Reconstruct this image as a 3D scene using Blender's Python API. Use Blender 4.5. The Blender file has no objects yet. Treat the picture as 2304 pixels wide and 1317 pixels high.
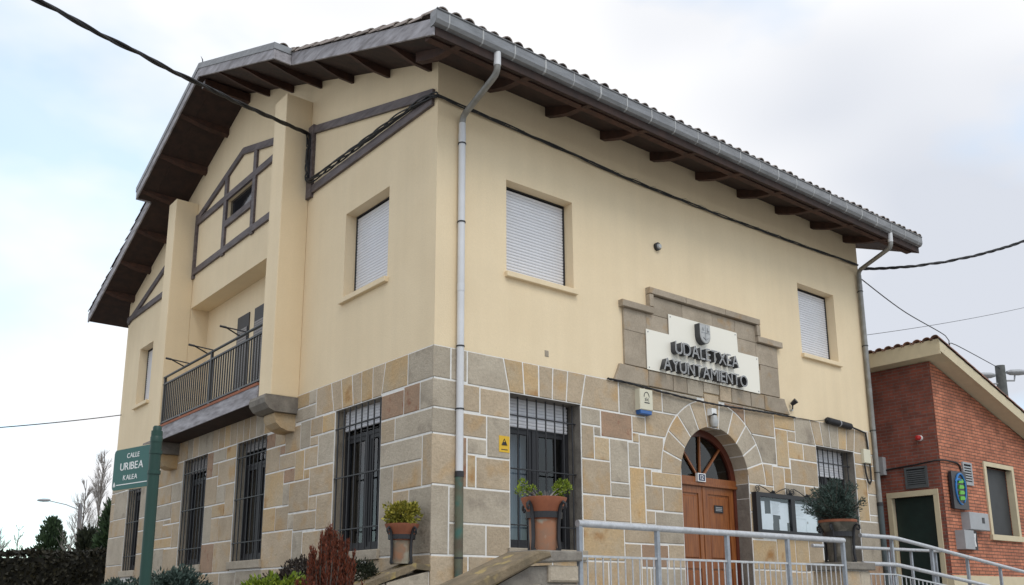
import bpy, bmesh, math, random
from mathutils import Vector, Matrix, noise
random.seed(7)
S = bpy.context.scene
COL = S.collection
R = math.radians
# ------------------------------------------------------------------ camera
cam_d = bpy.data.cameras.new('camera'); cam = bpy.data.objects.new('camera', cam_d); COL.objects.link(cam)
FW = Vector((0.61279201, 0.75852494, 0.22164355)); RT = Vector((0.77847214, -0.62766477, -0.00425063)); UP = Vector((-0.13589364, -0.17514808, 0.97511849))
cam.matrix_world = Matrix((( RT.x, UP.x, -FW.x, -6.23764), (RT.y, UP.y, -FW.y, -9.27855), (RT.z, UP.z, -FW.z, -0.44724), (0, 0, 0, 1)))
cam_d.sensor_width = 36.0; cam_d.lens = 2062.54 / 2304 * 36
cam_d.shift_y = (881.06 - 658.5) / 2304
cam_d.clip_end = 3000; cam_d.clip_start = 0.1
S.camera = cam
# ------------------------------------------------------------------ sky and sun (bright overcast with a few blue gaps)
SUN_DIR = Vector((-0.16, -0.62, 0.80)).normalized()      # towards the sun
sun_el = math.asin(SUN_DIR.z); sun_az = math.atan2(SUN_DIR.x, SUN_DIR.y)
W = bpy.data.worlds.new('World'); S.world = W; W.use_nodes = True
nt = W.node_tree; nt.nodes.clear()
def wn(t, **k):
    n = nt.nodes.new(t)
    for a, b in k.items(): setattr(n, a, b)
    return n
out = wn('ShaderNodeOutputWorld'); bg = wn('ShaderNodeBackground'); bg.inputs[1].default_value = 0.098
sky = wn('ShaderNodeTexSky', sky_type='NISHITA', sun_disc=False, sun_elevation=sun_el, sun_rotation=sun_az, air_density=1.0, dust_density=0.6, ozone_density=1.0)
tc = wn('ShaderNodeTexCoord'); mp = wn('ShaderNodeMapping'); mp.inputs['Scale'].default_value = (1.0, 1.0, 1.9); mp.inputs['Location'].default_value = (7.87, 18.84, 9.56)
mp2 = wn('ShaderNodeMapping'); mp2.inputs['Scale'].default_value = (1.0, 1.0, 1.9); mp2.inputs['Location'].default_value = (5.07, 10.43, 18.35)
n1 = wn('ShaderNodeTexNoise'); n1.inputs['Scale'].default_value = 2.3; n1.inputs['Detail'].default_value = 5; n1.inputs['Roughness'].default_value = 0.5
cr = wn('ShaderNodeValToRGB'); cr.color_ramp.elements[0].position = 0.34; cr.color_ramp.elements[1].position = 0.52
cr.color_ramp.elements[0].color = (0.5, 0.5, 0.5, 1); cr.color_ramp.elements[1].color = (1, 1, 1, 1)
n2 = wn('ShaderNodeTexNoise'); n2.inputs['Scale'].default_value = 1.4; n2.inputs['Detail'].default_value = 3
cc = wn('ShaderNodeValToRGB'); cc.color_ramp.elements[0].position = 0.34; cc.color_ramp.elements[1].position = 0.56
cc.color_ramp.elements[0].color = (6.9, 7.25, 8.0, 1); cc.color_ramp.elements[1].color = (10.4, 10.4, 10.5, 1)
sb = wn('ShaderNodeVectorMath', operation='MULTIPLY'); sb.inputs[1].default_value = (2.7, 3.4, 3.3)
mx = wn('ShaderNodeMix', data_type='RGBA')
L = nt.links.new
L(tc.outputs['Generated'], mp.inputs[0]); L(mp.outputs[0], n1.inputs[0]); L(mp2.outputs[0], n2.inputs[0]); L(tc.outputs['Generated'], mp2.inputs[0])
L(n1.outputs[0], cr.inputs[0]); L(n2.outputs[0], cc.inputs[0]); L(sky.outputs[0], sb.inputs[0])
L(cr.outputs[0], mx.inputs[0]); L(sb.outputs[0], mx.inputs[6]); L(cc.outputs[0], mx.inputs[7])
L(mx.outputs[2], bg.inputs[0]); L(bg.outputs[0], out.inputs[0])
sl = bpy.data.lights.new('sun', 'SUN'); sl.energy = 1.2; sl.angle = R(28); sl.color = (1, 0.965, 0.9)
so = bpy.data.objects.new('sun', sl); COL.objects.link(so); so.rotation_euler = SUN_DIR.to_track_quat('Z', 'Y').to_euler()
S.view_settings.view_transform = 'Standard'; S.view_settings.look = 'None'; S.view_settings.gamma = 1; S.view_settings.exposure = 0.08
S.view_settings.use_curve_mapping = False
S.render.engine = 'CYCLES'

# ------------------------------------------------------------------ materials
MATS = {}
def mat(name, col, rough=0.8, var=0.0, scale=6.0, bump=0.0, bscale=40.0, metal=0.0, spec=0.5, col2=None, obvar=0.0, streak=False, spots=None, dist=0.004, fine=0.0, rain=0.0):
    """Principled material: colour mottled by noise, varied per object, fine relief by bump."""
    if name in MATS: return MATS[name]
    m = bpy.data.materials.new(name); m.use_nodes = True; MATS[name] = m
    t = m.node_tree; N = t.nodes; K = t.links.new; b = N['Principled BSDF']
    b.inputs['Roughness'].default_value = rough; b.inputs['Metallic'].default_value = metal
    b.inputs['Specular IOR Level'].default_value = spec
    c1 = (*col, 1)
    if var == 0 and col2 is None and obvar == 0:
        b.inputs['Base Color'].default_value = c1
    else:
        if col2 is None: col2 = tuple(max(0, c * (1 - var)) for c in col)
        co = N.new('ShaderNodeTexCoord'); vec = co.outputs['Object']
        oi = N.new('ShaderNodeObjectInfo')
        off = N.new('ShaderNodeVectorMath'); off.operation = 'SCALE'; off.inputs['Scale'].default_value = 37.0
        cb = N.new('ShaderNodeCombineXYZ'); K(oi.outputs['Random'], cb.inputs[0]); K(oi.outputs['Random'], cb.inputs[1]); K(oi.outputs['Random'], cb.inputs[2])
        K(cb.outputs[0], off.inputs[0])
        ad = N.new('ShaderNodeVectorMath'); K(vec, ad.inputs[0]); K(off.outputs[0], ad.inputs[1]); vec = ad.outputs[0]
        if streak:
            mpn = N.new('ShaderNodeMapping'); mpn.inputs['Scale'].default_value = streak; K(vec, mpn.inputs[0]); vec = mpn.outputs[0]
        no = N.new('ShaderNodeTexNoise'); no.inputs['Scale'].default_value = scale; no.inputs['Detail'].default_value = 6; no.inputs['Roughness'].default_value = 0.6
        K(vec, no.inputs['Vector'])
        ra = N.new('ShaderNodeValToRGB'); ra.color_ramp.elements[0].position = 0.32; ra.color_ramp.elements[1].position = 0.68
        ra.color_ramp.elements[0].color = (*col2, 1); ra.color_ramp.elements[1].color = c1
        K(no.outputs[0], ra.inputs[0]); src = ra.outputs[0]
        if spots:
            sc, lo, hi, sco = spots
            n3 = N.new('ShaderNodeTexNoise'); n3.inputs['Scale'].default_value = sc; n3.inputs['Detail'].default_value = 3; K(vec, n3.inputs['Vector'])
            r3 = N.new('ShaderNodeValToRGB'); r3.color_ramp.elements[0].position = lo; r3.color_ramp.elements[1].position = hi
            r3.color_ramp.elements[0].color = (0, 0, 0, 1); r3.color_ramp.elements[1].color = (1, 1, 1, 1); K(n3.outputs[0], r3.inputs[0])
            m3 = N.new('ShaderNodeMix'); m3.data_type = 'RGBA'; K(r3.outputs[0], m3.inputs[0]); K(src, m3.inputs[6]); m3.inputs[7].default_value = (*sco, 1); src = m3.outputs[2]
        if fine:
            nf = N.new('ShaderNodeTexNoise'); nf.inputs['Scale'].default_value = 34; nf.inputs['Detail'].default_value = 4; nf.inputs['Roughness'].default_value = 0.75; K(vec, nf.inputs['Vector'])
            mf = N.new('ShaderNodeMapRange'); mf.inputs[1].default_value = 0.3; mf.inputs[2].default_value = 0.7; mf.inputs[3].default_value = 1 - fine; mf.inputs[4].default_value = 1 + fine * 0.6; K(nf.outputs[0], mf.inputs[0])
            hf = N.new('ShaderNodeHueSaturation'); K(mf.outputs[0], hf.inputs['Value']); K(src, hf.inputs['Color']); src = hf.outputs[0]
        if rain:
            mpr = N.new('ShaderNodeMapping'); mpr.inputs['Scale'].default_value = (5.0, 5.0, 0.22); K(co.outputs['Object'], mpr.inputs[0])
            nr_ = N.new('ShaderNodeTexNoise'); nr_.inputs['Scale'].default_value = 1.0; nr_.inputs['Detail'].default_value = 5; K(mpr.outputs[0], nr_.inputs['Vector'])
            mr_ = N.new('ShaderNodeMapRange'); mr_.inputs[1].default_value = 0.35; mr_.inputs[2].default_value = 0.7; mr_.inputs[3].default_value = 1 + rain * 0.3; mr_.inputs[4].default_value = 1 - rain; K(nr_.outputs[0], mr_.inputs[0])
            hr = N.new('ShaderNodeHueSaturation'); K(mr_.outputs[0], hr.inputs['Value']); K(src, hr.inputs['Color']); src = hr.outputs[0]
        if obvar:
            hs = N.new('ShaderNodeHueSaturation'); mr = N.new('ShaderNodeMapRange'); mr.inputs[3].default_value = 1 - obvar; mr.inputs[4].default_value = 1 + obvar
            K(oi.outputs['Random'], mr.inputs[0]); K(mr.outputs[0], hs.inputs['Value']); K(src, hs.inputs['Color']); src = hs.outputs[0]
        K(src, b.inputs['Base Color'])
    if bump:
        co = N.new('ShaderNodeTexCoord'); nb = N.new('ShaderNodeTexNoise'); nb.inputs['Scale'].default_value = bscale; nb.inputs['Detail'].default_value = 5; nb.inputs['Roughness'].default_value = 0.65
        K(co.outputs['Object'], nb.inputs['Vector']); bp = N.new('ShaderNodeBump'); bp.inputs['Strength'].default_value = bump; bp.inputs['Distance'].default_value = dist
        K(nb.outputs[0], bp.inputs['Height']); K(bp.outputs[0], b.inputs['Normal'])
    return m
PLASTER = mat('cream_plaster', (0.81, 0.66, 0.445), 0.9, col2=(0.77, 0.62, 0.41), scale=1.1, bump=0.5, bscale=48, spots=(0.45, 0.58, 0.8, (0.73, 0.59, 0.395)), fine=0.035, rain=0.03, dist=0.006)
MORTAR = mat('white_mortar', (0.82, 0.80, 0.76), 0.9, var=0.15, scale=12, bump=0.3)
ST_TAN = mat('tan_sandstone', (0.51, 0.405, 0.285), 0.9, col2=(0.41, 0.32, 0.22), scale=2.2, bump=0.9, bscale=22, obvar=0.10, spots=(3.0, 0.50, 0.72, (0.47, 0.315, 0.165)), dist=0.014, fine=0.16)
ST_GREY = mat('grey_sandstone', (0.47, 0.405, 0.315), 0.9, col2=(0.38, 0.32, 0.245), scale=2.4, bump=0.9, bscale=22, obvar=0.12, spots=(3.0, 0.56, 0.76, (0.27, 0.225, 0.175)), dist=0.014, fine=0.16)
ST_OCHRE = mat('ochre_sandstone', (0.54, 0.36, 0.175), 0.9, col2=(0.48, 0.38, 0.255), scale=2.0, bump=0.9, bscale=22, obvar=0.08, spots=(2.6, 0.60, 0.72, (0.36, 0.19, 0.07)), dist=0.014, fine=0.16)
ST_RED = mat('reddish_sandstone', (0.40, 0.255, 0.165), 0.9, col2=(0.31, 0.215, 0.145), scale=4.0, bump=0.8, bscale=24, obvar=0.06, spots=(7, 0.58, 0.7, (0.28, 0.14, 0.085)), dist=0.014, fine=0.16)
ST_DARK = mat('weathered_and_shaded_grey_stone', (0.25, 0.225, 0.19), 0.9, col2=(0.155, 0.135, 0.115), scale=5, bump=0.9, bscale=22, obvar=0.08, dist=0.01, fine=0.16)  # for weathered stone, and for shade painted on the front window reveals
PED = mat('pediment_stone', (0.41, 0.34, 0.26), 0.9, col2=(0.31, 0.255, 0.19), scale=2.8, bump=0.7, bscale=30, obvar=0.1, spots=(2.4, 0.58, 0.72, (0.37, 0.24, 0.12)), dist=0.007, fine=0.16)
LICHEN = mat('lichen_coping_stone', (0.245, 0.185, 0.115), 0.95, col2=(0.14, 0.11, 0.07), scale=6, bump=0.9, bscale=30, spots=(5, 0.56, 0.66, (0.36, 0.27, 0.11)), dist=0.01, fine=0.16)
TIMBER = mat('dark_painted_timber', (0.155, 0.125, 0.125), 0.6, col2=(0.065, 0.05, 0.05), scale=9, streak=(2, 0.35, 2), bump=0.4, bscale=60)
BARGE = mat('weathered_barge_board', (0.42, 0.40, 0.42), 0.75, col2=(0.19, 0.175, 0.18), scale=9, streak=(1, 0.3, 1.6), bump=0.5, bscale=60)
SOFFIT = mat('brown_soffit_board', (0.045, 0.021, 0.015), 0.8, col2=(0.02, 0.011, 0.009), scale=6, bump=0.4, bscale=50)
RAFTER = mat('red_brown_rafter', (0.075, 0.032, 0.02), 0.75, col2=(0.035, 0.017, 0.012), scale=7, bump=0.3, bscale=50, obvar=0.15)
ZINC = mat('zinc_gutter', (0.27, 0.27, 0.275), 0.45, col2=(0.17, 0.17, 0.172), scale=3.5, metal=0.35, streak=(1, 1, 4))
ZINC_L = mat('pale_solder_seam', (0.44, 0.44, 0.435), 0.5, var=0.2, scale=10)
PIPE_W = mat('white_pvc_pipe', (0.66, 0.66, 0.67), 0.38, var=0.1, scale=3)
PIPE_G = mat('grey_zinc_pipe', (0.30, 0.30, 0.29), 0.42, col2=(0.20, 0.19, 0.17), scale=6, metal=0.3)
PIPE_T = mat('dark_teal_pipe', (0.065, 0.085, 0.09), 0.55, var=0.3, scale=5)
PIPE_D = mat('mossy_green_pipe', (0.11, 0.13, 0.085), 0.7, col2=(0.10, 0.075, 0.05), scale=5, spots=(4, 0.5, 0.65, (0.05, 0.13, 0.105)))
TILE = mat('old_clay_tile', (0.34, 0.28, 0.25), 0.9, col2=(0.19, 0.155, 0.135), scale=5, bump=0.5, bscale=40, obvar=0.25, spots=(5, 0.55, 0.7, (0.24, 0.21, 0.17)))
SHUT = mat('white_roller_shutter', (0.72, 0.72, 0.75), 0.42, var=0.05, scale=4)
SHUT_G = mat('grey_roller_shutter', (0.26, 0.245, 0.24), 0.5, var=0.08, scale=4)
DARKMET = mat('dark_window_metal', (0.022, 0.022, 0.026), 0.5, var=0.2)
IRON = mat('black_wrought_iron', (0.018, 0.018, 0.021), 0.5, var=0.2)
RAILIRON = mat('dark_painted_railing', (0.05, 0.052, 0.055), 0.45, var=0.25, scale=14)
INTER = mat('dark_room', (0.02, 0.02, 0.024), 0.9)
CURT = mat('pale_curtain', (0.42, 0.50, 0.56), 0.9, var=0.25, scale=2, streak=(9, 9, 0.4))
WOOD = mat('varnished_brown_wood', (0.33, 0.115, 0.03), 0.42, col2=(0.16, 0.043, 0.011), scale=11, streak=(4, 4, 0.22), bump=0.3, bscale=60, fine=0.12)
WOOD_D = mat('dark_red_wood', (0.12, 0.028, 0.015), 0.4, var=0.3, scale=6)
CABLE = mat('black_cable', (0.014, 0.014, 0.016), 0.6)
STEEL = mat('galvanised_rail', (0.58, 0.59, 0.61), 0.4, var=0.25, scale=14, metal=0.3, fine=0.12)
STEEL_B = mat('grey_painted_post', (0.33, 0.36, 0.40), 0.5, var=0.25, scale=12, fine=0.12)
TERRA = mat('terracotta', (0.34, 0.115, 0.055), 0.8, col2=(0.25, 0.085, 0.045), scale=8, bump=0.3, obvar=0.1)
TERRA_M = mat('mossy_terracotta', (0.30, 0.15, 0.085), 0.9, col2=(0.17, 0.155, 0.115), scale=7, bump=0.5, spots=(5, 0.5, 0.62, (0.33, 0.31, 0.24)))
SIGNW = mat('cream_sign_panel', (0.84, 0.80, 0.70), 0.45)
LETTER = mat('dark_grey_letter', (0.045, 0.045, 0.05), 0.4)
LETFACE = mat('grey_letter_face', (0.07, 0.07, 0.072), 0.35)
EDGE_GLINT = mat('letter_edge_glint', (0.55, 0.55, 0.55), 0.4)  # pale plate round each letter, painting the reflection on its edges
CREST = mat('pewter_crest', (0.50, 0.50, 0.49), 0.4, var=0.25, scale=16, metal=0.2)
GREENP = mat('dark_green_paint', (0.004, 0.04, 0.028), 0.5, var=0.15, scale=6)
SIGNG = mat('street_sign_green', (0.014, 0.105, 0.09), 0.5, var=0.1, scale=3)
WHITE = mat('white_paint', (0.75, 0.75, 0.74), 0.5)
PAPER = mat('white_paper', (0.74, 0.78, 0.82), 0.8, var=0.06, scale=20)
CREAMBOX = mat('cream_plastic', (0.68, 0.64, 0.50), 0.5, var=0.06)
BLUEP = mat('blue_plastic', (0.03, 0.12, 0.36), 0.35)
YELLOW = mat('yellow_label', (0.72, 0.44, 0.02), 0.5, var=0.1)
VENTG = mat('dark_vent_metal', (0.10, 0.11, 0.115), 0.6, var=0.2)
GREYBOX = mat('grey_meter_box', (0.36, 0.37, 0.38), 0.5, var=0.12)
CREAMTRIM = mat('cream_window_trim', (0.62, 0.53, 0.36), 0.8, var=0.1, bump=0.2)
DGREEN = mat('dark_green_panel', (0.012, 0.03, 0.026), 0.5, var=0.3)
def brick_mat(name, along, c1, c2, mo):
    m = bpy.data.materials.new(name); m.use_nodes = True; t = m.node_tree; N = t.nodes; K = t.links.new; b = N['Principled BSDF']
    b.inputs['Roughness'].default_value = 0.85
    co = N.new('ShaderNodeTexCoord'); sp = N.new('ShaderNodeSeparateXYZ'); K(co.outputs['Object'], sp.inputs[0])
    cb = N.new('ShaderNodeCombineXYZ'); K(sp.outputs[along], cb.inputs[0]); K(sp.outputs[2], cb.inputs[1])
    br = N.new('ShaderNodeTexBrick'); br.inputs['Scale'].default_value = 1.0; br.inputs['Brick Width'].default_value = 0.25; br.inputs['Row Height'].default_value = 0.066
    br.inputs['Mortar Size'].default_value = 0.008; br.inputs['Color1'].default_value = (*c1, 1); br.inputs['Color2'].default_value = (*c2, 1); br.inputs['Mortar'].default_value = (*mo, 1)
    br.inputs['Bias'].default_value = 0.0
    K(cb.outputs[0], br.inputs[0])
    no = N.new('ShaderNodeTexNoise'); no.inputs['Scale'].default_value = 3.0; no.inputs['Detail'].default_value = 9; no.inputs['Roughness'].default_value = 0.75; K(co.outputs['Object'], no.inputs['Vector'])
    mr = N.new('ShaderNodeMapRange'); mr.inputs[1].default_value = 0.25; mr.inputs[2].default_value = 0.75; mr.inputs[3].default_value = 0.45; mr.inputs[4].default_value = 1.45; K(no.outputs[0], mr.inputs[0])
    hs = N.new('ShaderNodeHueSaturation'); K(mr.outputs[0], hs.inputs['Value']); K(br.outputs[0], hs.inputs['Color']); K(hs.outputs[0], b.inputs['Base Color'])
    bp = N.new('ShaderNodeBump'); bp.inputs['Strength'].default_value = 0.8; bp.inputs['Distance'].default_value = 0.012; bp.invert = True; K(br.outputs['Fac'], bp.inputs['Height']); K(bp.outputs[0], b.inputs['Normal'])
    return m
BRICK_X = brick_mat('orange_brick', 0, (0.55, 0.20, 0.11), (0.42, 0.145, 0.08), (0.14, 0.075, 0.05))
BRICK_Y = brick_mat('shaded_brick', 1, (0.27, 0.075, 0.048), (0.20, 0.058, 0.04), (0.20, 0.13, 0.11))  # side wall copy of the brick, shade put into its darker colours
def glass_mat():
    m = bpy.data.materials.new('window_glass'); m.use_nodes = True; t = m.node_tree; t.nodes.clear(); K = t.links.new
    o = t.nodes.new('ShaderNodeOutputMaterial'); tr = t.nodes.new('ShaderNodeBsdfTransparent'); tr.inputs[0].default_value = (0.52, 0.55, 0.58, 1)
    gl = t.nodes.new('ShaderNodeBsdfGlossy'); gl.inputs['Roughness'].default_value = 0.03
    lw = t.nodes.new('ShaderNodeLayerWeight'); lw.inputs[0].default_value = 0.5; pw_ = t.nodes.new('ShaderNodeMath'); pw_.operation = 'POWER'; pw_.inputs[1].default_value = 4.0
    mr = t.nodes.new('ShaderNodeMapRange'); mr.inputs[3].default_value = 0.06; mr.inputs[4].default_value = 1.0
    K(lw.outputs['Facing'], pw_.inputs[0]); K(pw_.outputs[0], mr.inputs[0])
    mxx = t.nodes.new('ShaderNodeMixShader'); K(mr.outputs[0], mxx.inputs[0]); K(tr.outputs[0], mxx.inputs[1]); K(gl.outputs[0], mxx.inputs[2]); K(mxx.outputs[0], o.inputs[0])
    return m
GLASS = glass_mat()
GLASS_C = GLASS.copy(); GLASS_C.name = 'clear_glass'
for n_ in GLASS_C.node_tree.nodes:
    if n_.type == 'BSDF_TRANSPARENT': n_.inputs[0].default_value = (0.92, 0.94, 0.95, 1)
def leaf_mat(name, c1, c2, trans=0.15):
    m = bpy.data.materials.new(name); m.use_nodes = True; t = m.node_tree; N = t.nodes; K = t.links.new; b = N['Principled BSDF']
    b.inputs['Roughness'].default_value = 0.6; b.inputs['Specular IOR Level'].default_value = 0.3
    g = N.new('ShaderNodeNewGeometry'); ra = N.new('ShaderNodeValToRGB'); ra.color_ramp.elements[0].color = (*c1, 1); ra.color_ramp.elements[1].color = (*c2, 1)
    K(g.outputs['Random Per Island'], ra.inputs[0]); K(ra.outputs[0], b.inputs['Base Color'])
    return m
LF_RED = leaf_mat('rusty_conifer_leaf', (0.06, 0.018, 0.010), (0.20, 0.05, 0.022))
LF_YEL = leaf_mat('yellow_green_leaf', (0.10, 0.11, 0.012), (0.42, 0.36, 0.06))
LF_LIME = leaf_mat('lime_leaf', (0.08, 0.13, 0.012), (0.26, 0.32, 0.03))
LF_DARK = leaf_mat('dark_leaf', (0.012, 0.016, 0.010), (0.038, 0.045, 0.022))
LF_PURP = leaf_mat('dull_purple_leaf', (0.018, 0.012, 0.010), (0.055, 0.042, 0.032))
LF_BLUE = leaf_mat('blue_green_leaf', (0.012, 0.024, 0.018), (0.085, 0.125, 0.105))
LF_HEDGE = leaf_mat('brown_hedge_leaf', (0.010, 0.009, 0.005), (0.032, 0.028, 0.014))
LF_EVER = leaf_mat('evergreen_leaf', (0.015, 0.03, 0.014), (0.05, 0.085, 0.035))
BARK = mat('bark', (0.10, 0.08, 0.065), 0.9, var=0.4, scale=10)
TWIG = mat('bare_twig', (0.26, 0.235, 0.215), 0.9)
SOIL = mat('garden_soil', (0.05, 0.038, 0.028), 1.0, var=0.4, scale=8, bump=0.8)
ASPHALT = mat('pale_bounce_paving', (0.34, 0.33, 0.31), 0.9, var=0.25, scale=3, bump=0.5, bscale=90)  # ground out of view, made pale to bounce light onto the walls
CONC = mat('concrete', (0.33, 0.32, 0.30), 0.9, var=0.2, scale=3, bump=0.4)

# ------------------------------------------------------------------ mesh helpers
class MB:
    def __init__(s): s.v = []; s.f = []; s.m = []
    def add(s, vs, fs, mi=0):
        o = len(s.v); s.v += [tuple(v) for v in vs]; s.f += [tuple(i + o for i in f) for f in fs]; s.m += [mi] * len(fs); return s
    def box(s, x0, x1, y0, y1, z0, z1, mi=0):
        return s.add([(x0, y0, z0), (x1, y0, z0), (x1, y1, z0), (x0, y1, z0), (x0, y0, z1), (x1, y0, z1), (x1, y1, z1), (x0, y1, z1)],
                     [(0, 3, 2, 1), (4, 5, 6, 7), (0, 1, 5, 4), (1, 2, 6, 5), (2, 3, 7, 6), (3, 0, 4, 7)], mi)
    def bar(s, a, b, w, h, up=(0, 0, 1), mi=0):
        a = Vector(a); b = Vector(b); d = (b - a).normalized(); up = Vector(up)
        sx = d.cross(up).normalized(); uz = sx.cross(d).normalized()
        vs = [p + sx * i * w / 2 + uz * j * h / 2 for p in (a, b) for i, j in ((-1, -1), (1, -1), (1, 1), (-1, 1))]
        return s.add(vs, [(0, 1, 2, 3), (7, 6, 5, 4), (0, 4, 5, 1), (1, 5, 6, 2), (2, 6, 7, 3), (3, 7, 4, 0)], mi)
    def tube(s, pts, r, n=10, mi=0, cap=True):
        pts = [Vector(p) for p in pts]; rs = r if isinstance(r, (list, tuple)) else [r] * len(pts)
        o = len(s.v); prev = None
        for i, p in enumerate(pts):
            d = (pts[min(i + 1, len(pts) - 1)] - pts[max(i - 1, 0)]).normalized()
            if prev is None:
                ref = Vector((0, 0, 1)) if abs(d.z) < 0.9 else Vector((1, 0, 0)); a = d.cross(ref).normalized()
            else: a = (prev - d * prev.dot(d)).normalized()
            prev = a; b = d.cross(a)
            for k in range(n):
                t = 2 * math.pi * k / n; s.v.append(tuple(p + (a * math.cos(t) + b * math.sin(t)) * rs[i]))
        for i in range(len(pts) - 1):
            for k in range(n):
                s.f.append((o + i * n + k, o + i * n + (k + 1) % n, o + (i + 1) * n + (k + 1) % n, o + (i + 1) * n + k)); s.m.append(mi)
        if cap:
            s.f.append(tuple(o + k for k in range(n - 1, -1, -1))); s.m.append(mi)
            s.f.append(tuple(o + (len(pts) - 1) * n + k for k in range(n))); s.m.append(mi)
        return s
    def lathe(s, prof, c=(0, 0, 0), n=20, mi=0):
        o = len(s.v)
        for r, z in prof:
            for k in range(n):
                t = 2 * math.pi * k / n; s.v.append((c[0] + r * math.cos(t), c[1] + r * math.sin(t), c[2] + z))
        for i in range(len(prof) - 1):
            for k in range(n):
                s.f.append((o + i * n + k, o + i * n + (k + 1) % n, o + (i + 1) * n + (k + 1) % n, o + (i + 1) * n + k)); s.m.append(mi)
        return s
    def prism(s, poly, fn, d0, d1, mi=0):
        n = len(poly); vs = [fn(u, v, d0) for u, v in poly] + [fn(u, v, d1) for u, v in poly]
        return s.add(vs, [tuple(range(n)), tuple(range(2 * n - 1, n - 1, -1))] + [(i, i + n, (i + 1) % n + n, (i + 1) % n) for i in range(n)], mi)
    def mesh(s, name, mats, smooth=False, fix=True):
        me = bpy.data.meshes.new(name); me.from_pydata(s.v, [], s.f)
        for m in (mats if isinstance(mats, (list, tuple)) else [mats]): me.materials.append(m)
        me.polygons.foreach_set('material_index', s.m)
        if fix:
            bm = bmesh.new(); bm.from_mesh(me); bmesh.ops.recalc_face_normals(bm, faces=bm.faces); bm.to_mesh(me); bm.free()
        if smooth:
            me.polygons.foreach_set('use_smooth', [True] * len(me.polygons))
            try: me.set_sharp_from_angle(angle=R(40))
            except Exception: pass
        me.update(); return me
def link(name, data, parent=None):
    o = bpy.data.objects.new(name, data); COL.objects.link(o)
    if parent is not None: o.parent = parent
    return o
def obj(name, mb, mats, parent=None, smooth=False, fix=True):
    """One mesh object; geometry is written in world coordinates, roots sit unrotated so children subtract the root's place."""
    me = mb.mesh(name, mats, smooth, fix); o = link(name, me, parent)
    if parent is not None:
        p = Vector((0, 0, 0)); q = parent
        while q is not None: p += q.location; q = q.parent
        o.location = -p
        # keep object space = world space
    return o
def tag(o, label, cat, group=None):
    o['label'] = label; o['category'] = cat
    if group: o['group'] = group
    return o
def thing(name, label, cat, loc=(0, 0, 0), group=None):
    o = link(name, None); o.location = loc; return tag(o, label, cat, group)
def struct(o): o['kind'] = 'structure'; return o
def stuff(o): o['kind'] = 'stuff'; return o
FR = lambda u, v, d: (u, -d, v)         # front wall: u along X, d outwards
GA = lambda u, v, d: (-d, u, v)         # gable wall: u along Y, d outwards
def rect(u0, u1, v0, v1): return [(u0, v0), (u1, v0), (u1, v1), (u0, v1)]
def pquad(mb, fn, u0, u1, v0, v1, d): return mb.add([fn(u0, v0, d), fn(u1, v0, d), fn(u1, v1, d), fn(u0, v1, d)], [(0, 1, 2, 3)])
def pbox(mb, fn, u0, u1, v0, v1, d0, d1, mi=0): return mb.prism(rect(u0, u1, v0, v1), fn, d0, d1, mi)
def grid_wall(mb, fn, u0, u1, v0, v1, holes, depth, d=0.0, mi=0):
    us = sorted({u0, u1} | {h[i] for h in holes for i in (0, 1)}); vs = sorted({v0, v1} | {h[i] for h in holes for i in (2, 3)})
    inh = lambda u, v: any(h[0] < u < h[1] and h[2] < v < h[3] for h in holes)
    for i in range(len(us) - 1):
        for j in range(len(vs) - 1):
            if inh((us[i] + us[i + 1]) / 2, (vs[j] + vs[j + 1]) / 2): continue
            mb.add([fn(us[i], vs[j], d), fn(us[i + 1], vs[j], d), fn(us[i + 1], vs[j + 1], d), fn(us[i], vs[j + 1], d)], [(0, 1, 2, 3)], mi)
    for a, b, c, e in holes:
        for p, q in (((a, c), (b, c)), ((b, c), (b, e)), ((b, e), (a, e)), ((a, e), (a, c))):
            mb.add([fn(*p, d), fn(*q, d), fn(*q, d - depth), fn(*p, d - depth)], [(0, 1, 2, 3)], mi)
def inset(poly, k):
    n = len(poly); area = sum(poly[i][0] * poly[(i + 1) % n][1] - poly[(i + 1) % n][0] * poly[i][1] for i in range(n))
    if area < 0: poly = poly[::-1]
    res = []
    for i in range(n):
        p0 = Vector(poly[i - 1]); p1 = Vector(poly[i]); p2 = Vector(poly[(i + 1) % n])
        e1 = (p1 - p0).normalized(); e2 = (p2 - p1).normalized(); n1 = Vector((-e1.y, e1.x)); n2 = Vector((-e2.y, e2.x))
        m = n1 + n2; l = m.length
        if l < 1e-4: res.append((p1.x, p1.y)); continue
        m /= l; c = max(0.35, m.dot(n1)); q = p1 + m * (k / c); res.append((q.x, q.y))
    return res
def stone_mb(poly, fn, d0, d1, joint=0.012, ch=0.007):
    p = inset(poly, joint); q = inset(p, ch); n = len(p); mb = MB()
    vs = [fn(u, v, d0) for u, v in p] + [fn(u, v, d1 - ch * 0.8) for u, v in p] + [fn(u, v, d1) for u, v in q]
    fs = [tuple(range(2 * n, 3 * n))]
    for i in range(n):
        j = (i + 1) % n; fs += [(i, j, n + j, n + i), (n + i, n + j, 2 * n + j, 2 * n + i)]
    return mb.add(vs, fs)
# ------------------------------------------------------------------ ground
gmb = MB().box(-900, 900, -900, 900, -2.6, -2.05); struct(obj('ground', gmb, ASPHALT))
terr = MB().box(-2.7, 40, -2.0, 40, -2.3, -0.95); struct(obj('raised_forecourt', terr, CONC))
gar = MB().box(-3.6, -0.02, 0.36, 16, -2.2, -0.75); struct(obj('garden_bed', gar, SOIL))
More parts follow.
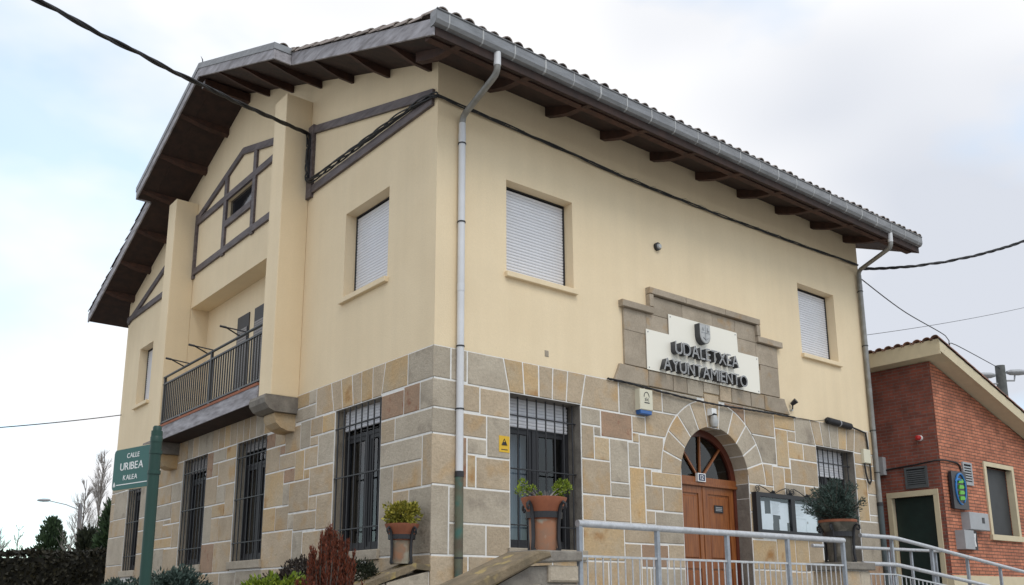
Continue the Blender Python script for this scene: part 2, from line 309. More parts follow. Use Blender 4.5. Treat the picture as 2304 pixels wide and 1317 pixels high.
# ------------------------------------------------------------------ town hall
TH = thing('town_hall', 'cream plastered town hall with stone ground floor and overhanging tiled roof', 'building', (0, 0, -0.95))
WX, DY, ZS, ZL = 10.3, 13.4, 2.70, 2.24
APY, APZ = 6.62, 6.68 + 0.394 * 6.62
SL2 = (APZ - 6.70) / (DY - APY)
def soff(y): return 6.68 + 0.394 * y if y <= APY else APZ - SL2 * (y - APY)
F_UP = [(1.17, 2.42, 3.93, 5.30), (8.10, 9.30, 3.93, 5.30)]
F_LO = [(1.21, 2.49, 0.20, ZL), (8.28, 9.52, 0.20, ZL)]
G_UP = [(1.19, 2.45, 3.93, 5.30), (11.33, 12.27, 3.93, 5.30)]
G_LO = [(1.22, 2.52, 0.20, ZL), (4.85, 6.10, 0.20, ZL), (7.46, 8.72, 0.20, ZL), (11.25, 12.20, 0.20, ZL)]
BALC = (4.24, 9.03, 2.66, 5.47); ATT = (6.10, 7.35, 6.84, 7.28)
RD = 0.20
pw = MB(); grid_wall(pw, FR, 0, WX, ZS, 6.72, F_UP, RD)
grid_wall(pw, GA, 0, DY, ZS, 6.68, G_UP, RD)
# balcony opening and the gable triangle are cut by hand
pw2 = MB()
for k in range(0): pass
pw = MB(); grid_wall(pw, FR, 0, WX, ZS, 6.72, F_UP, RD)
grid_wall(pw, GA, 0, DY, ZS, 6.68, G_UP + [(BALC[0], BALC[1], ZS, BALC[3])], RD)
ys = sorted({0.0, ATT[0], ATT[1], APY, DY} | {i * 0.67 for i in range(1, 20)})
for a, b in zip(ys, ys[1:]):
    m = (a + b) / 2
    if ATT[0] < m < ATT[1]:
        pw.add([GA(a, 6.68, 0), GA(b, 6.68, 0), GA(b, ATT[2], 0), GA(a, ATT[2], 0)], [(0, 1, 2, 3)])
        pw.add([GA(a, ATT[3], 0), GA(b, ATT[3], 0), GA(b, soff(b) + .03, 0), GA(a, soff(a) + .03, 0)], [(0, 1, 2, 3)])
    else:
        pw.add([GA(a, 6.68, 0), GA(b, 6.68, 0), GA(b, soff(b) + .03, 0), GA(a, soff(a) + .03, 0)], [(0, 1, 2, 3)])
a, b, c, e = ATT
for p, q in (((a, c), (b, c)), ((b, c), (b, e)), ((b, e), (a, e)), ((a, e), (a, c))):
    pw.add([GA(*p, 0), GA(*q, 0), GA(*q, -.25), GA(*p, -.25)], [(0, 1, 2, 3)])
# the two sides that the street does not show, and the balcony recess
pw.add([(WX, 0, -1), (WX, DY, -1), (WX, DY, 6.7), (WX, APY, APZ), (WX, 0, 6.7)], [(0, 1, 2, 3, 4)])
pw.add([(0, DY, -1), (WX, DY, -1), (WX, DY, 6.72), (0, DY, 6.72)], [(0, 1, 2, 3)])
RX = 0.38
pw.add([(RX, BALC[0], 2.7), (RX, BALC[1], 2.7), (RX, BALC[1], 5.47), (RX, BALC[0], 5.47)], [(0, 1, 2, 3)])
pw.add([(0.19, BALC[0], 5.468), (RX, BALC[0], 5.468), (RX, BALC[1], 5.468), (0.19, BALC[1], 5.468)], [(0, 1, 2, 3)])
for yy in (BALC[0] + .001, BALC[1] - .001): pw.add([(0.19, yy, 2.7), (RX, yy, 2.7), (RX, yy, 5.47), (0.19, yy, 5.47)], [(0, 1, 2, 3)])
obj('plaster_wall', pw, PLASTER, TH, fix=False)
# pillars
for y0, y1 in ((3.78, 4.24), (9.03, 9.48)):
    p = MB().box(-0.47, -0.0005, y0, y1, 2.66, 7.80)
    me = p.mesh('pillar', PLASTER); po = link('pillar', me, TH); po.location = (0, 0, 0.95)
    bv = po.modifiers.new('b', 'BEVEL'); bv.width = 0.012; bv.segments = 2
    # corbels: rounded grey slab and a smaller ochre block below
    prof = [(0.0, 2.655), (0.56, 2.655), (0.58, 2.60), (0.565, 2.52), (0.50, 2.44), (0.40, 2.40), (0.0, 2.40)]
    c = MB().prism(prof, lambda u, v, d: (-u, d, v), y0 - .03, y1 + .10); co = obj('corbel', c, ST_DARK, po)
    prof = [(0.0, 2.395), (0.36, 2.395), (0.37, 2.33), (0.34, 2.24), (0.26, 2.17), (0.14, 2.13), (0.0, 2.13)]
    c = MB().prism(prof, lambda u, v, d: (-u, d, v), y0 + .04, y1 - .02); obj('corbel', c, ST_OCHRE, po)

# ---- stone ground floor
CX, CZ, RI, RO = 5.42, 1.40, 0.835, 1.29
fs = MB(); grid_wall(fs, FR, -0.008, WX, -1, ZS - .004, F_LO + [(4.585, 6.255, -0.99, 2.23)], 0.012, d=0.0125)
ring = [(CX + math.cos(R(t)) * q, CZ + math.sin(R(t)) * q) for q, rng in ((RI + .018, range(0, 181, 6)), (RO, range(180, -1, -6))) for t in rng]
nr = 31
for i in range(nr - 1):
    a, b = ring[i], ring[i + 1]; c, d = ring[2 * nr - 2 - i], ring[2 * nr - 1 - i]
    fs.add([FR(*a, .013), FR(*b, .013), FR(*c, .013), FR(*d, .013)], [(0, 1, 2, 3)]); fs.add([FR(*a, .013), FR(*b, .013), FR(*b, -.28), FR(*a, -.28)], [(0, 1, 2, 3)])
FWALL = obj('front_stone_wall', fs, MORTAR, TH, fix=False)
gs = MB(); grid_wall(gs, GA, -0.008, DY, -1, ZS - .004, G_LO, 0.012, d=0.0125)
GWALL = obj('gable_stone_wall', gs, MORTAR, TH, fix=False)
STF = """-0.02,2.271,0.25,2.698,q
0.25,2.271,0.509,2.697,-
0.509,2.25,1.1,2.697,v
-0.02,1.893,0.382,2.269,q
0.382,1.895,0.713,2.249,-
0.713,1.878,1.206,2.24,-
-0.015,1.567,0.386,1.893,q
0.386,1.567,0.825,1.876,-
0.825,1.335,1.208,1.877,-
0.513,1.35,0.824,1.563,-
0.391,0.92,0.513,1.562,-
0.513,0.923,0.653,1.348,-
0.653,0.922,1.21,1.332,-
-0.019,0.933,0.391,1.567,q
-0.018,0.082,0.241,0.932,q
0.241,0.476,1.21,0.92,-
0.241,0.084,0.817,0.476,-
0.817,0.082,1.208,0.472,-
-0.017,-1,0.539,0.08,q
0.539,-1,1.925,0.082,-
2.604,2.217,3.265,2.695,v2
3.268,2.213,3.816,2.696,-
3.82,2.342,4.209,2.697,-
4.212,2.341,5.04,2.699,arch
2.493,1.968,2.88,2.217,-
2.883,1.825,3.528,2.213,-
3.531,1.959,3.814,2.211,-
3.817,1.951,4.518,2.338,arch
2.493,1.482,2.741,1.964,-
2.742,1.824,2.879,1.965,-
2.742,1.478,3.048,1.82,-
3.05,1.188,3.426,1.822,-
3.43,1.443,3.664,1.81,-
3.529,1.81,3.667,1.957,-
3.669,1.446,4.2,1.947,arch
2.492,0.984,3.05,1.478,-
3.051,0.982,3.437,1.188,-
3.438,0.618,3.761,1.441,-
3.765,1.2,3.911,1.442,-
3.912,1.196,4.581,1.415,-
2.493,0.617,2.918,0.981,-
2.921,0.62,3.435,0.981,-
3.766,0.83,4.151,1.196,-
4.152,0.823,4.585,1.194,-
3.765,0.619,3.963,0.826,-
3.964,0.35,4.581,0.819,-
2.492,0.071,3.293,0.612,-
3.295,0.334,3.962,0.617,-
3.297,-1,3.633,0.333,-
3.638,-0.002,4.218,0.334,-
4.219,-0.001,4.582,0.347,-
3.634,-1,3.82,-0.006,-
3.823,-1,4.581,-0.004,-
1.926,-1,2.964,0.066,-
2.965,-1,3.292,0.069,-
5.623,2.337,6.243,2.7,arch
6.246,2.247,7.054,2.7,arch
6.361,1.778,7.067,2.247,arch
7.055,2.423,7.663,2.7,-
7.069,1.758,7.423,2.423,-
7.425,2.232,7.667,2.422,-
7.667,2.228,8.14,2.699,v3
7.426,1.924,7.873,2.228,-
7.874,1.92,8.28,2.226,-
7.461,1.482,8.28,1.92,-
7.258,1.483,7.461,1.755,-
6.924,1.217,7.256,1.754,-
6.664,1.398,6.922,1.775,arch
7.257,1.217,7.833,1.482,-
7.833,1.217,8.275,1.48,-
9.62,2.233,10.07,2.695,v4
10.072,2.237,10.3,2.698,-
9.525,2.024,10.149,2.232,-
10.149,2.027,10.3,2.233,-
9.52,1.747,10.298,2.024,-
9.52,0.95,9.892,1.746,-
9.892,1.469,10.3,1.745,-
9.896,1.078,10.3,1.465,-
9.893,0.949,10.3,1.078,-
9.523,0.201,10.188,0.947,-
10.191,0.2,10.3,0.945,-
6.259,1.252,6.92,1.398,-
6.255,0.941,6.561,1.247,-
6.562,0.556,8.279,1.217,-
6.255,0.499,6.559,0.94,-
6.258,0.012,6.905,0.495,-
6.908,0.007,7.426,0.555,-
7.429,-0.006,7.821,0.556,-
7.825,-1,8.257,0.554,-
6.255,-1,6.549,0.01,-
6.55,-1,7.254,0.007,-
7.255,-1,7.825,-0.008,-
8.258,-1,9.405,0.2,-
9.408,-1,10.296,0.2,-"""
STG = """0.004,2.268,0.577,2.696,q
0.577,2.264,1.137,2.699,w1
2.68,2.25,3.137,2.699,w2
3.137,2.47,3.369,2.697,-
3.369,2.467,3.8,2.696,-
3.137,2.249,3.8,2.467,-
2.899,1.964,3.281,2.246,-
2.523,1.964,2.899,2.236,-
3.281,1.813,3.619,2.247,-
3.619,1.805,4.135,2.215,-
4.136,1.971,4.516,2.22,-
4.516,1.973,4.85,2.22,-
3.02,1.813,3.276,1.963,-
2.52,1.495,3.016,1.96,-
3.016,1.492,3.452,1.811,-
3.455,1.336,3.759,1.804,-
3.761,1.564,4.319,1.805,-
4.135,1.81,4.324,1.967,-
4.324,1.562,4.847,1.971,-
4.142,0.999,4.847,1.562,-
3.759,1.339,4.138,1.561,-
3.926,0.992,4.142,1.338,-
3.26,0.857,3.923,1.334,-
3.257,1.334,3.454,1.492,-
2.52,1.065,3.256,1.491,-
3.002,0.848,3.257,1.062,-
2.52,0.551,3.001,1.065,-
4.385,0.615,4.846,0.999,-
3.923,0.612,4.385,0.989,-
3.73,0.611,3.918,0.856,-
3.001,0.571,3.729,0.848,-
3.747,0.047,4.848,0.611,-
3.408,0.046,3.747,0.571,-
2.52,0.046,3.408,0.551,-
4.309,-1,4.761,0.046,-
3.355,-1,4.309,0.043,-
1.51,-1,3.355,0.046,-
0.66,1.891,1.22,2.24,-
0.281,1.889,0.658,2.264,-
0.004,1.888,0.281,2.265,q
0.863,1.571,1.22,1.887,-
0,1.575,0.863,1.886,q
0.209,1.261,1.216,1.569,-
0,0.92,0.208,1.57,q
0.884,0.094,1.215,1.261,-
0.208,0.918,0.884,1.26,-
0.495,0.099,0.883,0.915,-
0,0.094,0.495,0.916,q
0,-1,1.507,0.094,q
7.162,1.757,7.456,2.239,-
6.56,2.005,7.157,2.235,-
6.103,1.999,6.56,2.239,-
6.892,1.756,7.162,2.003,-
6.103,1.569,6.889,1.997,-
6.896,1.242,7.459,1.756,-
6.494,1.241,6.896,1.569,-
6.103,0.994,6.491,1.566,-
7.06,0.561,7.455,1.239,-
6.491,1.004,7.059,1.237,-
6.715,0.568,7.06,1.001,-
6.104,0.565,6.715,0.994,-
6.869,0.035,7.46,0.56,-
6.1,0.038,6.869,0.564,-
7.19,-1,7.659,0.032,-
6.546,-1,7.19,0.032,-
5.833,-1,6.546,0.033,-
4.761,-1,5.833,0.046,-
8.72,1.839,10.18,2.24,-
8.72,1.461,9.297,1.839,-
9.297,1.462,10.179,1.839,-
9.233,1.157,10.182,1.458,-
8.722,1.046,9.233,1.461,-
9.115,0.785,9.66,1.044,-
8.72,0.567,9.112,1.046,-
9.66,0.784,10.201,1.153,-
9.112,0.582,10.201,0.782,-
8.72,0.002,9.494,0.565,-
9.494,0.006,10.14,0.582,-
7.659,-1,10.067,0.002,-
12.4,2.002,13.4,2.695,-
13.127,1.767,13.4,2.002,-
12.204,1.374,13.127,1.997,-
13.149,1.368,13.4,1.767,-
12.203,0.975,13.146,1.374,-
13.146,0.975,13.4,1.368,-
12.202,0.339,13.4,0.975,-
12.2,-1,13.4,0.339,-
10.183,1.295,11.247,2.24,-
10.203,1.016,11.249,1.295,-
10.204,0.535,11.248,1.016,-
10.14,-0.022,11.246,0.535,-
10.067,-1,11.834,-0.023,-
9.24,1.05,9.655,1.15,-"""
def arch_clip(u0, v0, u1, v1):
    P = []; n = 14
    for (a, b), (c, d) in (((u0, v0), (u1, v0)), ((u1, v0), (u1, v1)), ((u1, v1), (u0, v1)), ((u0, v1), (u0, v0))):
        for i in range(n): P.append((a + (c - a) * i / n, b + (d - b) * i / n))
    res = []
    for u, v in P:
        r = math.hypot(u - CX, v - CZ)
        if r < RO and v > CZ - .02:
            k = RO / max(r, 1e-3); u, v = CX + (u - CX) * k, CZ + (v - CZ) * k
        if not res or math.hypot(u - res[-1][0], v - res[-1][1]) > 0.012: res.append((u, v))
    # straight runs need no extra points
    out = []
    for i, p in enumerate(res):
        a, b = Vector(res[i - 1]), Vector(res[(i + 1) % len(res)]); q = Vector(p)
        if abs((q - a).cross(b - q)) > 1e-5: out.append(p)
    return out
def pick(tagc):
    r = random.random()
    return ST_TAN if r < .52 else ST_GREY if r < .80 else ST_OCHRE if r < .92 else ST_RED
OCHRE_F = [(7.1, 2.45), (7.55, 2.0), (4.3, 1.27), (5.0, 0.1)]
GREY_F = [(3.3, 2.5), (0.1, 2.5), (7.9, 2.45)]
RED_G = [(0.9, 2.08), (0.45, 2.1)]; OCHRE_G = [(4.55, 1.2), (4.45, 0.7), (0.85, 2.5)]
def stones(txt, fn, wall, front):
    for ln in txt.split():
        p = ln.split(','); u0, v0, u1, v1 = map(float, p[:4]); tg = p[4]
        if tg == 'q' and u0 < .1: u0 = -.0325 if front else -.0145
        poly = rect(u0, u1, v0, v1)
        if tg == 'arch' and 5.55 < u0 < 5.75: poly = [(CX + RO * math.cos(R(t)), CZ + RO * math.sin(R(t))) for t in (77, 72, 67, 62, 57, 53, 50.4)] + [(u1, v1), (5.73, v1)]
        elif tg == 'arch': poly = arch_clip(u0, v0, u1, v1)
        elif front and abs(u1 - 1.10) < .02 and v1 > 2.6: poly = [(u0, v0), (1.20, v0), (1.10, v1), (u0, v1)]
        elif front and abs(u0 - 2.60) < .02 and v1 > 2.6: poly = [(2.50, v0), (u1, v0), (u1, v1), (2.60, v1)]
        elif front and abs(u1 - 8.14) < .02 and v1 > 2.6: poly = [(u0, v0), (8.27, v0), (8.14, v1), (u0, v1)]
        elif front and abs(u0 - 9.62) < .02 and v1 > 2.6: poly = [(9.53, v0), (u1, v0), (u1, v1), (9.62, v1)]
        elif not front and abs(u1 - 1.14) < .02 and v1 > 2.6: poly = [(u0, v0), (1.23, v0), (1.14, v1), (u0, v1)]
        elif not front and abs(u0 - 2.68) < .02 and v1 > 2.6: poly = [(2.57, v0), (u1, v0), (u1, v1), (2.68, v1)]
        m = pick(tg); inn = lambda L: any(u0 < x < u1 and v0 < z < v1 for x, z in L)
        if front:
            if inn(OCHRE_F): m = ST_OCHRE
            if inn(GREY_F): m = ST_GREY
        else:
            if inn(RED_G): m = ST_RED
            if inn(OCHRE_G): m = ST_OCHRE
        if tg == 'q': zc = (v0 + v1) / 2; m = ST_GREY if zc > 1.58 or .3 < zc < .95 else ST_TAN
        d1 = 0.018 + random.random() * 0.008
        if tg == 'q': d1 = 0.021
        obj('stone', stone_mb(poly, fn, 0.002, d1, 0.0115), m, wall)
stones(STF, FR, FWALL, True); stones(STG, GA, GWALL, False)
# the corner edge itself: close the two walls' corner stones
# flat arches over the windows
def vouss(fn, wall, tops, bots, v0=ZL, v1=ZS):
    for i in range(len(tops) - 1):
        m = (ST_TAN, ST_TAN, ST_OCHRE, ST_GREY)[random.randrange(4)]
        obj('voussoir', stone_mb([(bots[i], v0), (bots[i + 1], v0), (tops[i + 1], v1), (tops[i], v1)], fn, -0.19, 0.019 + random.random() * .005), m, wall)
vouss(FR, FWALL, [1.1, 1.43, 1.72, 1.98, 2.26, 2.60], [1.2, 1.46, 1.72, 1.96, 2.22, 2.50])
vouss(FR, FWALL, [8.14, 8.45, 8.74, 9.04, 9.33, 9.62], [8.27, 8.52, 8.76, 9.01, 9.27, 9.53])
vouss(GA, GWALL, [1.14, 1.47, 1.78, 2.06, 2.38, 2.68], [1.23, 1.47, 1.77, 2.0, 2.3, 2.57])
yy = [4.30]
while yy[-1] < 9.0: yy.append(yy[-1] + random.uniform(.24, .36))
yy += [9.55, 9.9, 10.25, 10.6, 10.9, 11.2, 11.5, 11.8, 12.1, 12.4]
vouss(GA, GWALL, yy, yy)
obj('stone', stone_mb(rect(3.80, 4.30, 2.22, ZS), GA, .002, .02), ST_GREY, GWALL)
# the round arch over the door
ang = [180, 164, 148.5, 132.5, 116, 100, 82, 66, 49, 32, 17, 0]
for a0, a1 in zip(ang, ang[1:]):
    n = 5; inn = [(CX + RI * math.cos(R(a0 + (a1 - a0) * i / n)), CZ + RI * math.sin(R(a0 + (a1 - a0) * i / n))) for i in range(n + 1)]
    ro = RO
    if a0 == 100: outr = [(5.185, 2.785), (5.59, 2.785)]
    else: outr = [(CX + ro * math.cos(R(a0 + (a1 - a0) * i / n)), CZ + ro * math.sin(R(a0 + (a1 - a0) * i / n))) for i in range(n + 1)]
    poly = outr + inn[::-1]
    # stand the arch stones through the whole thickness of the wall
    obj('arch_stone' if a0 != 100 else 'keystone', stone_mb(poly, FR, -0.30, 0.019 + random.random() * .004 + (.006 if a0 == 100 else 0), 0.0125), random.choice((ST_TAN, ST_TAN, ST_GREY)), FWALL)
for x0, x1 in ((4.40, 4.588), (6.252, 6.45)):
    zz = [-1.0, -0.62, 0.12, 0.60, 1.16, 1.405]
    for a, b in zip(zz, zz[1:]):
        mb = MB().box(x0, x1, 0.004, 0.32, a + .008, b - .008); obj('jamb_stone', mb, ST_GREY if x0 < 5 else ST_DARK, FWALL)
    obj('jamb_mortar', MB().box(x0 + (0 if x0 < 5 else .006), x1 - (.006 if x0 < 5 else 0), 0.006, 0.31, -1.0, 1.40), MORTAR, FWALL)

# ---- stepped pediment round the sign
PD = link('pediment', None, TH); PD.location = (0, 0, .95)
def ped(poly, d, m=PED, nm='pediment_stone', dj=.004): obj(nm, stone_mb(poly, FR, -0.02, d, dj, .006), m, PD)
# base course, flared, split by joints
xs = [3.90, 4.46, 4.79, 5.185, 5.59, 5.9, 6.42, 6.80]
for a, b in zip(xs, xs[1:]):
    v0 = 2.79 if 5.1 < (a + b) / 2 < 5.6 else 2.705
    ped(rect(a, b, v0, 2.965), .040 + random.random() * .004, random.choice((ST_TAN, ST_GREY, PED)), dj=.008)
ped([(3.16, 2.70), (3.90, 2.70), (3.90, 2.965), (3.29, 2.975), (3.24, 2.86)], .045)
ped([(6.80, 2.70), (7.52, 2.70), (7.43, 2.86), (7.38, 2.975), (6.80, 2.965)], .045)
# field
for u0, u1, v0, v1 in ((3.40, 3.90, 2.98, 3.52), (3.40, 3.90, 3.52, 3.87), (3.90, 4.40, 3.56, 3.87), (6.75, 7.27, 2.98, 3.50), (6.65, 7.27, 3.50, 3.87), (6.10, 6.65, 3.56, 3.87), (4.0, 4.75, 3.87, 4.18), (4.75, 5.5, 3.87, 4.18), (5.5, 6.1, 3.87, 4.18), (6.1, 6.68, 3.87, 4.18), (4.40, 6.10, 3.40, 3.87), (3.90, 6.75, 2.98, 3.40)):
    ped(rect(u0, u1, v0, v1), .034 + random.random() * .004, dj=.002)
# projecting cap mouldings
for u0, u1, v0, v1 in ((3.33, 4.02, 3.865, 3.975), (6.66, 7.37, 3.88, 3.99), (3.94, 4.80, 4.19, 4.30), (4.80, 5.80, 4.19, 4.30), (5.80, 6.75, 4.19, 4.30), (3.94, 4.04, 3.978, 4.188), (6.65, 6.75, 3.993, 4.188)):
    ped(rect(u0, u1, v0, v1), .095 if v1 - v0 < .15 else .088, PED, 'cap_stone')

# ---- upper windows with roller shutters
def shutter(mb, fn, u0, u1, v0, v1, d, pitch=0.046):
    n = int((v1 - v0) / pitch)
    for i in range(n):
        a = v0 + i * pitch
        pr = [(a, -.001), (a + pitch * .15, .008), (a + pitch * .5, .011), (a + pitch * .85, .008), (a + pitch * .97, -.003)]
        for (p, q), (r_, s_) in zip(pr, pr[1:]):
            mb.add([fn(u0, p, d + q), fn(u1, p, d + q), fn(u1, r_, d + s_), fn(u0, r_, d + s_)], [(0, 1, 2, 3)])
def up_window(fn, h, sill_end=.05):
    u0, u1, v0, v1 = h
    fr_ = MB()
    for a, b, c, e in ((u0, u0 + .03, v0, v1), (u1 - .03, u1, v0, v1), (u0 + .03, u1 - .03, v1 - .022, v1)): pbox(fr_, fn, a, b, c, e, -.26, -.180)
    w = obj('window', fr_, DARKMET, TH)
    sm = MB(); shutter(sm, fn, u0 + .028, u1 - .028, v0, v1 - .0, -.200); obj('roller_shutter', sm, SHUT, w, fix=False)
    bk = MB(); pbox(bk, fn, u0 + .01, u1 - .01, v0 + .01, v1 - .01, -.30, -.225); obj('shutter_backing', bk, DARKMET, w)
    sl_ = MB(); pbox(sl_, fn, u0 - .03, u1 + .04, v0 - .075, v0 + .004, -.19, .065); so_ = obj('sill', sl_, PLASTER, w)
    bv = so_.modifiers.new('b', 'BEVEL'); bv.width = .008; bv.segments = 2
for h in F_UP: up_window(FR, h)
for h in G_UP: up_window(GA, h)
# ---- ground-floor windows: stone reveals, dark frames, glass, half-lowered shutter, curtain, iron grille
def low_window(fn, h, low=.34, curtain=(0.0, 1.0), sill=True, cd=-.42, sh=0.0, rev=None, shm=None):
    fn0 = fn; fn = lambda u, v, d: fn0(u, v, d + sh if d < -.06 else d)
    u0, u1, v0, v1 = h; w_ = u1 - u0
    fr_ = MB()
    um = (u0 + u1) / 2; vt = v1 - .42
    for a, b, c, e in ((u0, u0 + .06, v0, v1), (u1 - .06, u1, v0, v1), (u0 + .06, u1 - .06, v1 - .07, v1), (u0 + .06, u1 - .06, v0, v0 + .07), (um - .04, um + .04, v0 + .07, vt), (u0 + .06, u1 - .06, vt, vt + .05)): pbox(fr_, fn, a, b, c, e, -.33, -.25)
    for a, b in ((u0 + .06, um - .04), (um + .04, u1 - .06)):
        for c, e, f, g in ((a, a + .05, v0 + .07, vt), (b - .05, b, v0 + .07, vt), (a + .05, b - .05, v0 + .07, v0 + .13), (a + .05, b - .05, vt - .06, vt)): pbox(fr_, fn, c, e, f, g, -.315, -.262)
    w = obj('window', fr_, DARKMET, TH)
    g = MB(); pquad(g, fn, u0 + .05, u1 - .05, v0 + .05, v1 - .05, -.29); obj('pane', g, GLASS, w, fix=False)
    sm = MB(); shutter(sm, fn, u0 + .05, u1 - .05, v1 - low, v1 - .0, -.232); pbox(sm, fn, u0 + .05, u1 - .05, v1 - low, v1, -.245, -.237); obj('roller_shutter', sm, shm or SHUT, w, fix=False)
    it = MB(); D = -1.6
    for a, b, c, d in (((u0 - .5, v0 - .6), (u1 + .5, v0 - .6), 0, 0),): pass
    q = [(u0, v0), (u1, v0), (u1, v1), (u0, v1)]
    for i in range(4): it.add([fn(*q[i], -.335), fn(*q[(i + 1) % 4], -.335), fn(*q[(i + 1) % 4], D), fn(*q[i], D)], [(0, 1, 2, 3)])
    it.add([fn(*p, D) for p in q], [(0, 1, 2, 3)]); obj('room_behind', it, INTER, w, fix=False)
    cu = MB(); n = 26; c0 = u0 + w_ * curtain[0]; c1 = u0 + w_ * curtain[1]
    for i in range(n):
        a = c0 + (c1 - c0) * i / n; b = c0 + (c1 - c0) * (i + 1) / n
        cu.add([fn(a, v0, cd + .018 * math.sin(i * 1.9)), fn(b, v0, cd + .018 * math.sin((i + 1) * 1.9)), fn(b, v1 - .3, cd + .018 * math.sin((i + 1) * 1.9)), fn(a, v1 - .3, cd + .018 * math.sin(i * 1.9))], [(0, 1, 2, 3)])
    obj('curtain', cu, CURT, w, fix=False)
    rv = MB()
    for a, b, c, e in ((u0 - .1, u0 + .004, v0, v1), (u1 - .004, u1 + .1, v0, v1), (u0 - .1, u1 + .1, v1 - .003, v1 + .1)): pbox(rv, fn, a, b, c, e, -.36 - sh, -.004)
    obj('stone_reveal', rv, rev or ST_DARK, w)  # default dark stone puts the front reveals' shade into their colour
    gr = MB(); n = max(5, round(w_ / .165))
    for i in range(n): a = u0 + .06 + (w_ - .12) * i / (n - 1); gr.tube([fn(a, v0 + .01, -.10), fn(a, v1 - .01, -.10)], .011, 6)
    for zf in (1.97, 1.25, 0.51): pbox(gr, fn, u0 + .006, u1 - .006, zf - .008, zf + .008, -.115, -.085)
    obj('iron_grille', gr, IRON, w)
    if sill:
        sl_ = MB(); pbox(sl_, fn, u0 - .05, u1 + .05, v0 - .13, v0 + .003, -.30, .06); so_ = obj('sill', sl_, ST_GREY, w)
        bv = so_.modifiers.new('b', 'BEVEL'); bv.width = .01; bv.segments = 2
low_window(FR, F_LO[0], .40, (0.0, .62)); low_window(FR, F_LO[1], .50, (.0, .0001))
low_window(GA, G_LO[0], .30, (0.12, .32), sh=.09, rev=ST_GREY); low_window(GA, G_LO[1], .16, (.1, .2), sh=.09, rev=ST_GREY, shm=SHUT_G); low_window(GA, G_LO[2], .26, (.0, .0001), sh=.09, rev=ST_GREY, shm=SHUT_G); low_window(GA, G_LO[3], .3, (0, .0001), sh=.09, rev=ST_GREY, shm=SHUT_G)
# attic opening: dark slot
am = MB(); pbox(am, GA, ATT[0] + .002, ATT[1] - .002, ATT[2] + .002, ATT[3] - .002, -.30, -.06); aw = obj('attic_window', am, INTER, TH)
am = MB(); pquad(am, GA, ATT[0] + .02, ATT[1] - .02, ATT[2] + .02, ATT[3] - .02, -.05); obj('pane', am, GLASS, aw, fix=False)
# ---- timbers on the gable
TF = link('timber_framing', None, TH); TF.location = (0, 0, .95)
def timber(p, q, w=.13, d=.045): obj('timber', MB().bar(GA(*p, d / 2 - .002), GA(*q, d / 2 - .002), d, w, up=(0, 0, 1) if abs(p[0] - q[0]) > .2 else (0, 1, 0)), TIMBER, TF)
def slope(y): return 7.26 - .278 * (3.80 - y)
timber((3.76, slope(3.76)), (.08, slope(.08))); timber((3.76, 6.125), (.08, 6.125), .13, .05); o = MB().box(-.055, 0.002, 3.60, 3.78, 6.0, 7.30); obj('timber', o, TIMBER, TF)
timber((9.48, slope(13.34 - 9.48)), (13.34, slope(0.0))); timber((9.48, 6.265), (13.39, 6.265), .13, .05)
timber((4.25, 6.235), (9.0, 6.235), .13, .05); obj('timber', MB().box(-.047, .002, 8.93, 9.05, 6.10, 7.52), TIMBER, TF)
for y in (6.03, 7.42): obj('timber', MB().box(-.043, .002, y - .07, y + .07, 6.14 if y > 0 else 0, 7.82), TIMBER, TF)
timber((4.25, 7.345), (9.0, 7.345), .13, .047); timber((6.10, 6.77), (7.35, 6.77), .13, .052)
timber((8.98, 7.42), (6.66, 8.06), .13, .046); timber((4.30, 7.42), (6.66, 8.06), .13, .048)
# ---- balcony
BA = link('balcony', None, TH); BA.location = (0, 0, .95)
obj('floor_slab', MB().box(-.44, RX - .004, 4.245, 9.025, 2.66, 2.90), CONC, BA)
obj('tile_edge', MB().box(-.475, -.36, 4.30, 9.03, 2.90, 2.945), TERRA, BA)
fb = MB().box(-.47, -.442, 4.30, 9.03, 2.635, 2.775).box(-.462, -.442, 4.30, 9.03, 2.775, 2.90); obj('fascia_beam', fb, BARGE, BA)
obj('soffit', MB().box(-.45, 0.0, 4.30, 9.03, 2.63, 2.658), SOFFIT, BA)
XR = -.42
obj('top_rail', MB().tube([(XR, 4.24, 3.93), (XR, 9.03, 3.93)], .024, 10), RAILIRON, BA)
obj('rail', MB().box(XR - .02, XR + .02, 4.24, 9.03, 3.77, 3.80), RAILIRON, BA)
obj('rail', MB().box(XR - .02, XR + .02, 4.24, 9.03, 2.985, 3.015), RAILIRON, BA)
for y in (6.5, 8.97): obj('post', MB().box(XR - .022, XR + .022, y - .022, y + .022, 2.945, 3.93), RAILIRON, BA)
bal = MB().box(-.011, .011, -.011, .011, 3.015, 3.77).mesh('baluster', RAILIRON)
y = 4.33
while y < 8.95:
    if abs(y - 6.5) > .04: b_ = link('baluster', bal, BA); b_.location = (XR, y, -BA.location.z + .95)
    y += .108
for y in (5.1, 6.45, 7.9): obj('rail_foot', MB().box(XR - .03, XR + .03, y - .04, y + .04, 2.945, 2.985), RAILIRON, BA)
for y in (5.15, 6.6, 7.8):     # folding clothes-line arms leaning out over the rail
    a = MB().tube([(XR, y - .18, 3.94), (XR - .30, y + .02, 4.02)], .012, 6).tube([(XR, y + .12, 3.94), (XR - .30, y + .02, 4.02)], .012, 6).tube([(XR - .29, y + .01, 4.015), (XR - .38, y + .06, 4.035)], .02, 8)
    obj('clothes_line_arm', a, IRON, BA)
for y0, y1 in ((6.83, 7.38), (5.95, 6.58)):
    d = MB(); pbox(d, GA, y0, y1, 2.92, 4.92, -RX - .01, -RX + .02); dd = obj('balcony_door', d, DARKMET, TH)
    s_ = MB(); shutter(s_, GA, y0 + .05, y1 - .05, 2.95, 4.66, -RX + .024); obj('roller_shutter', s_, SHUT_G, dd, fix=False)
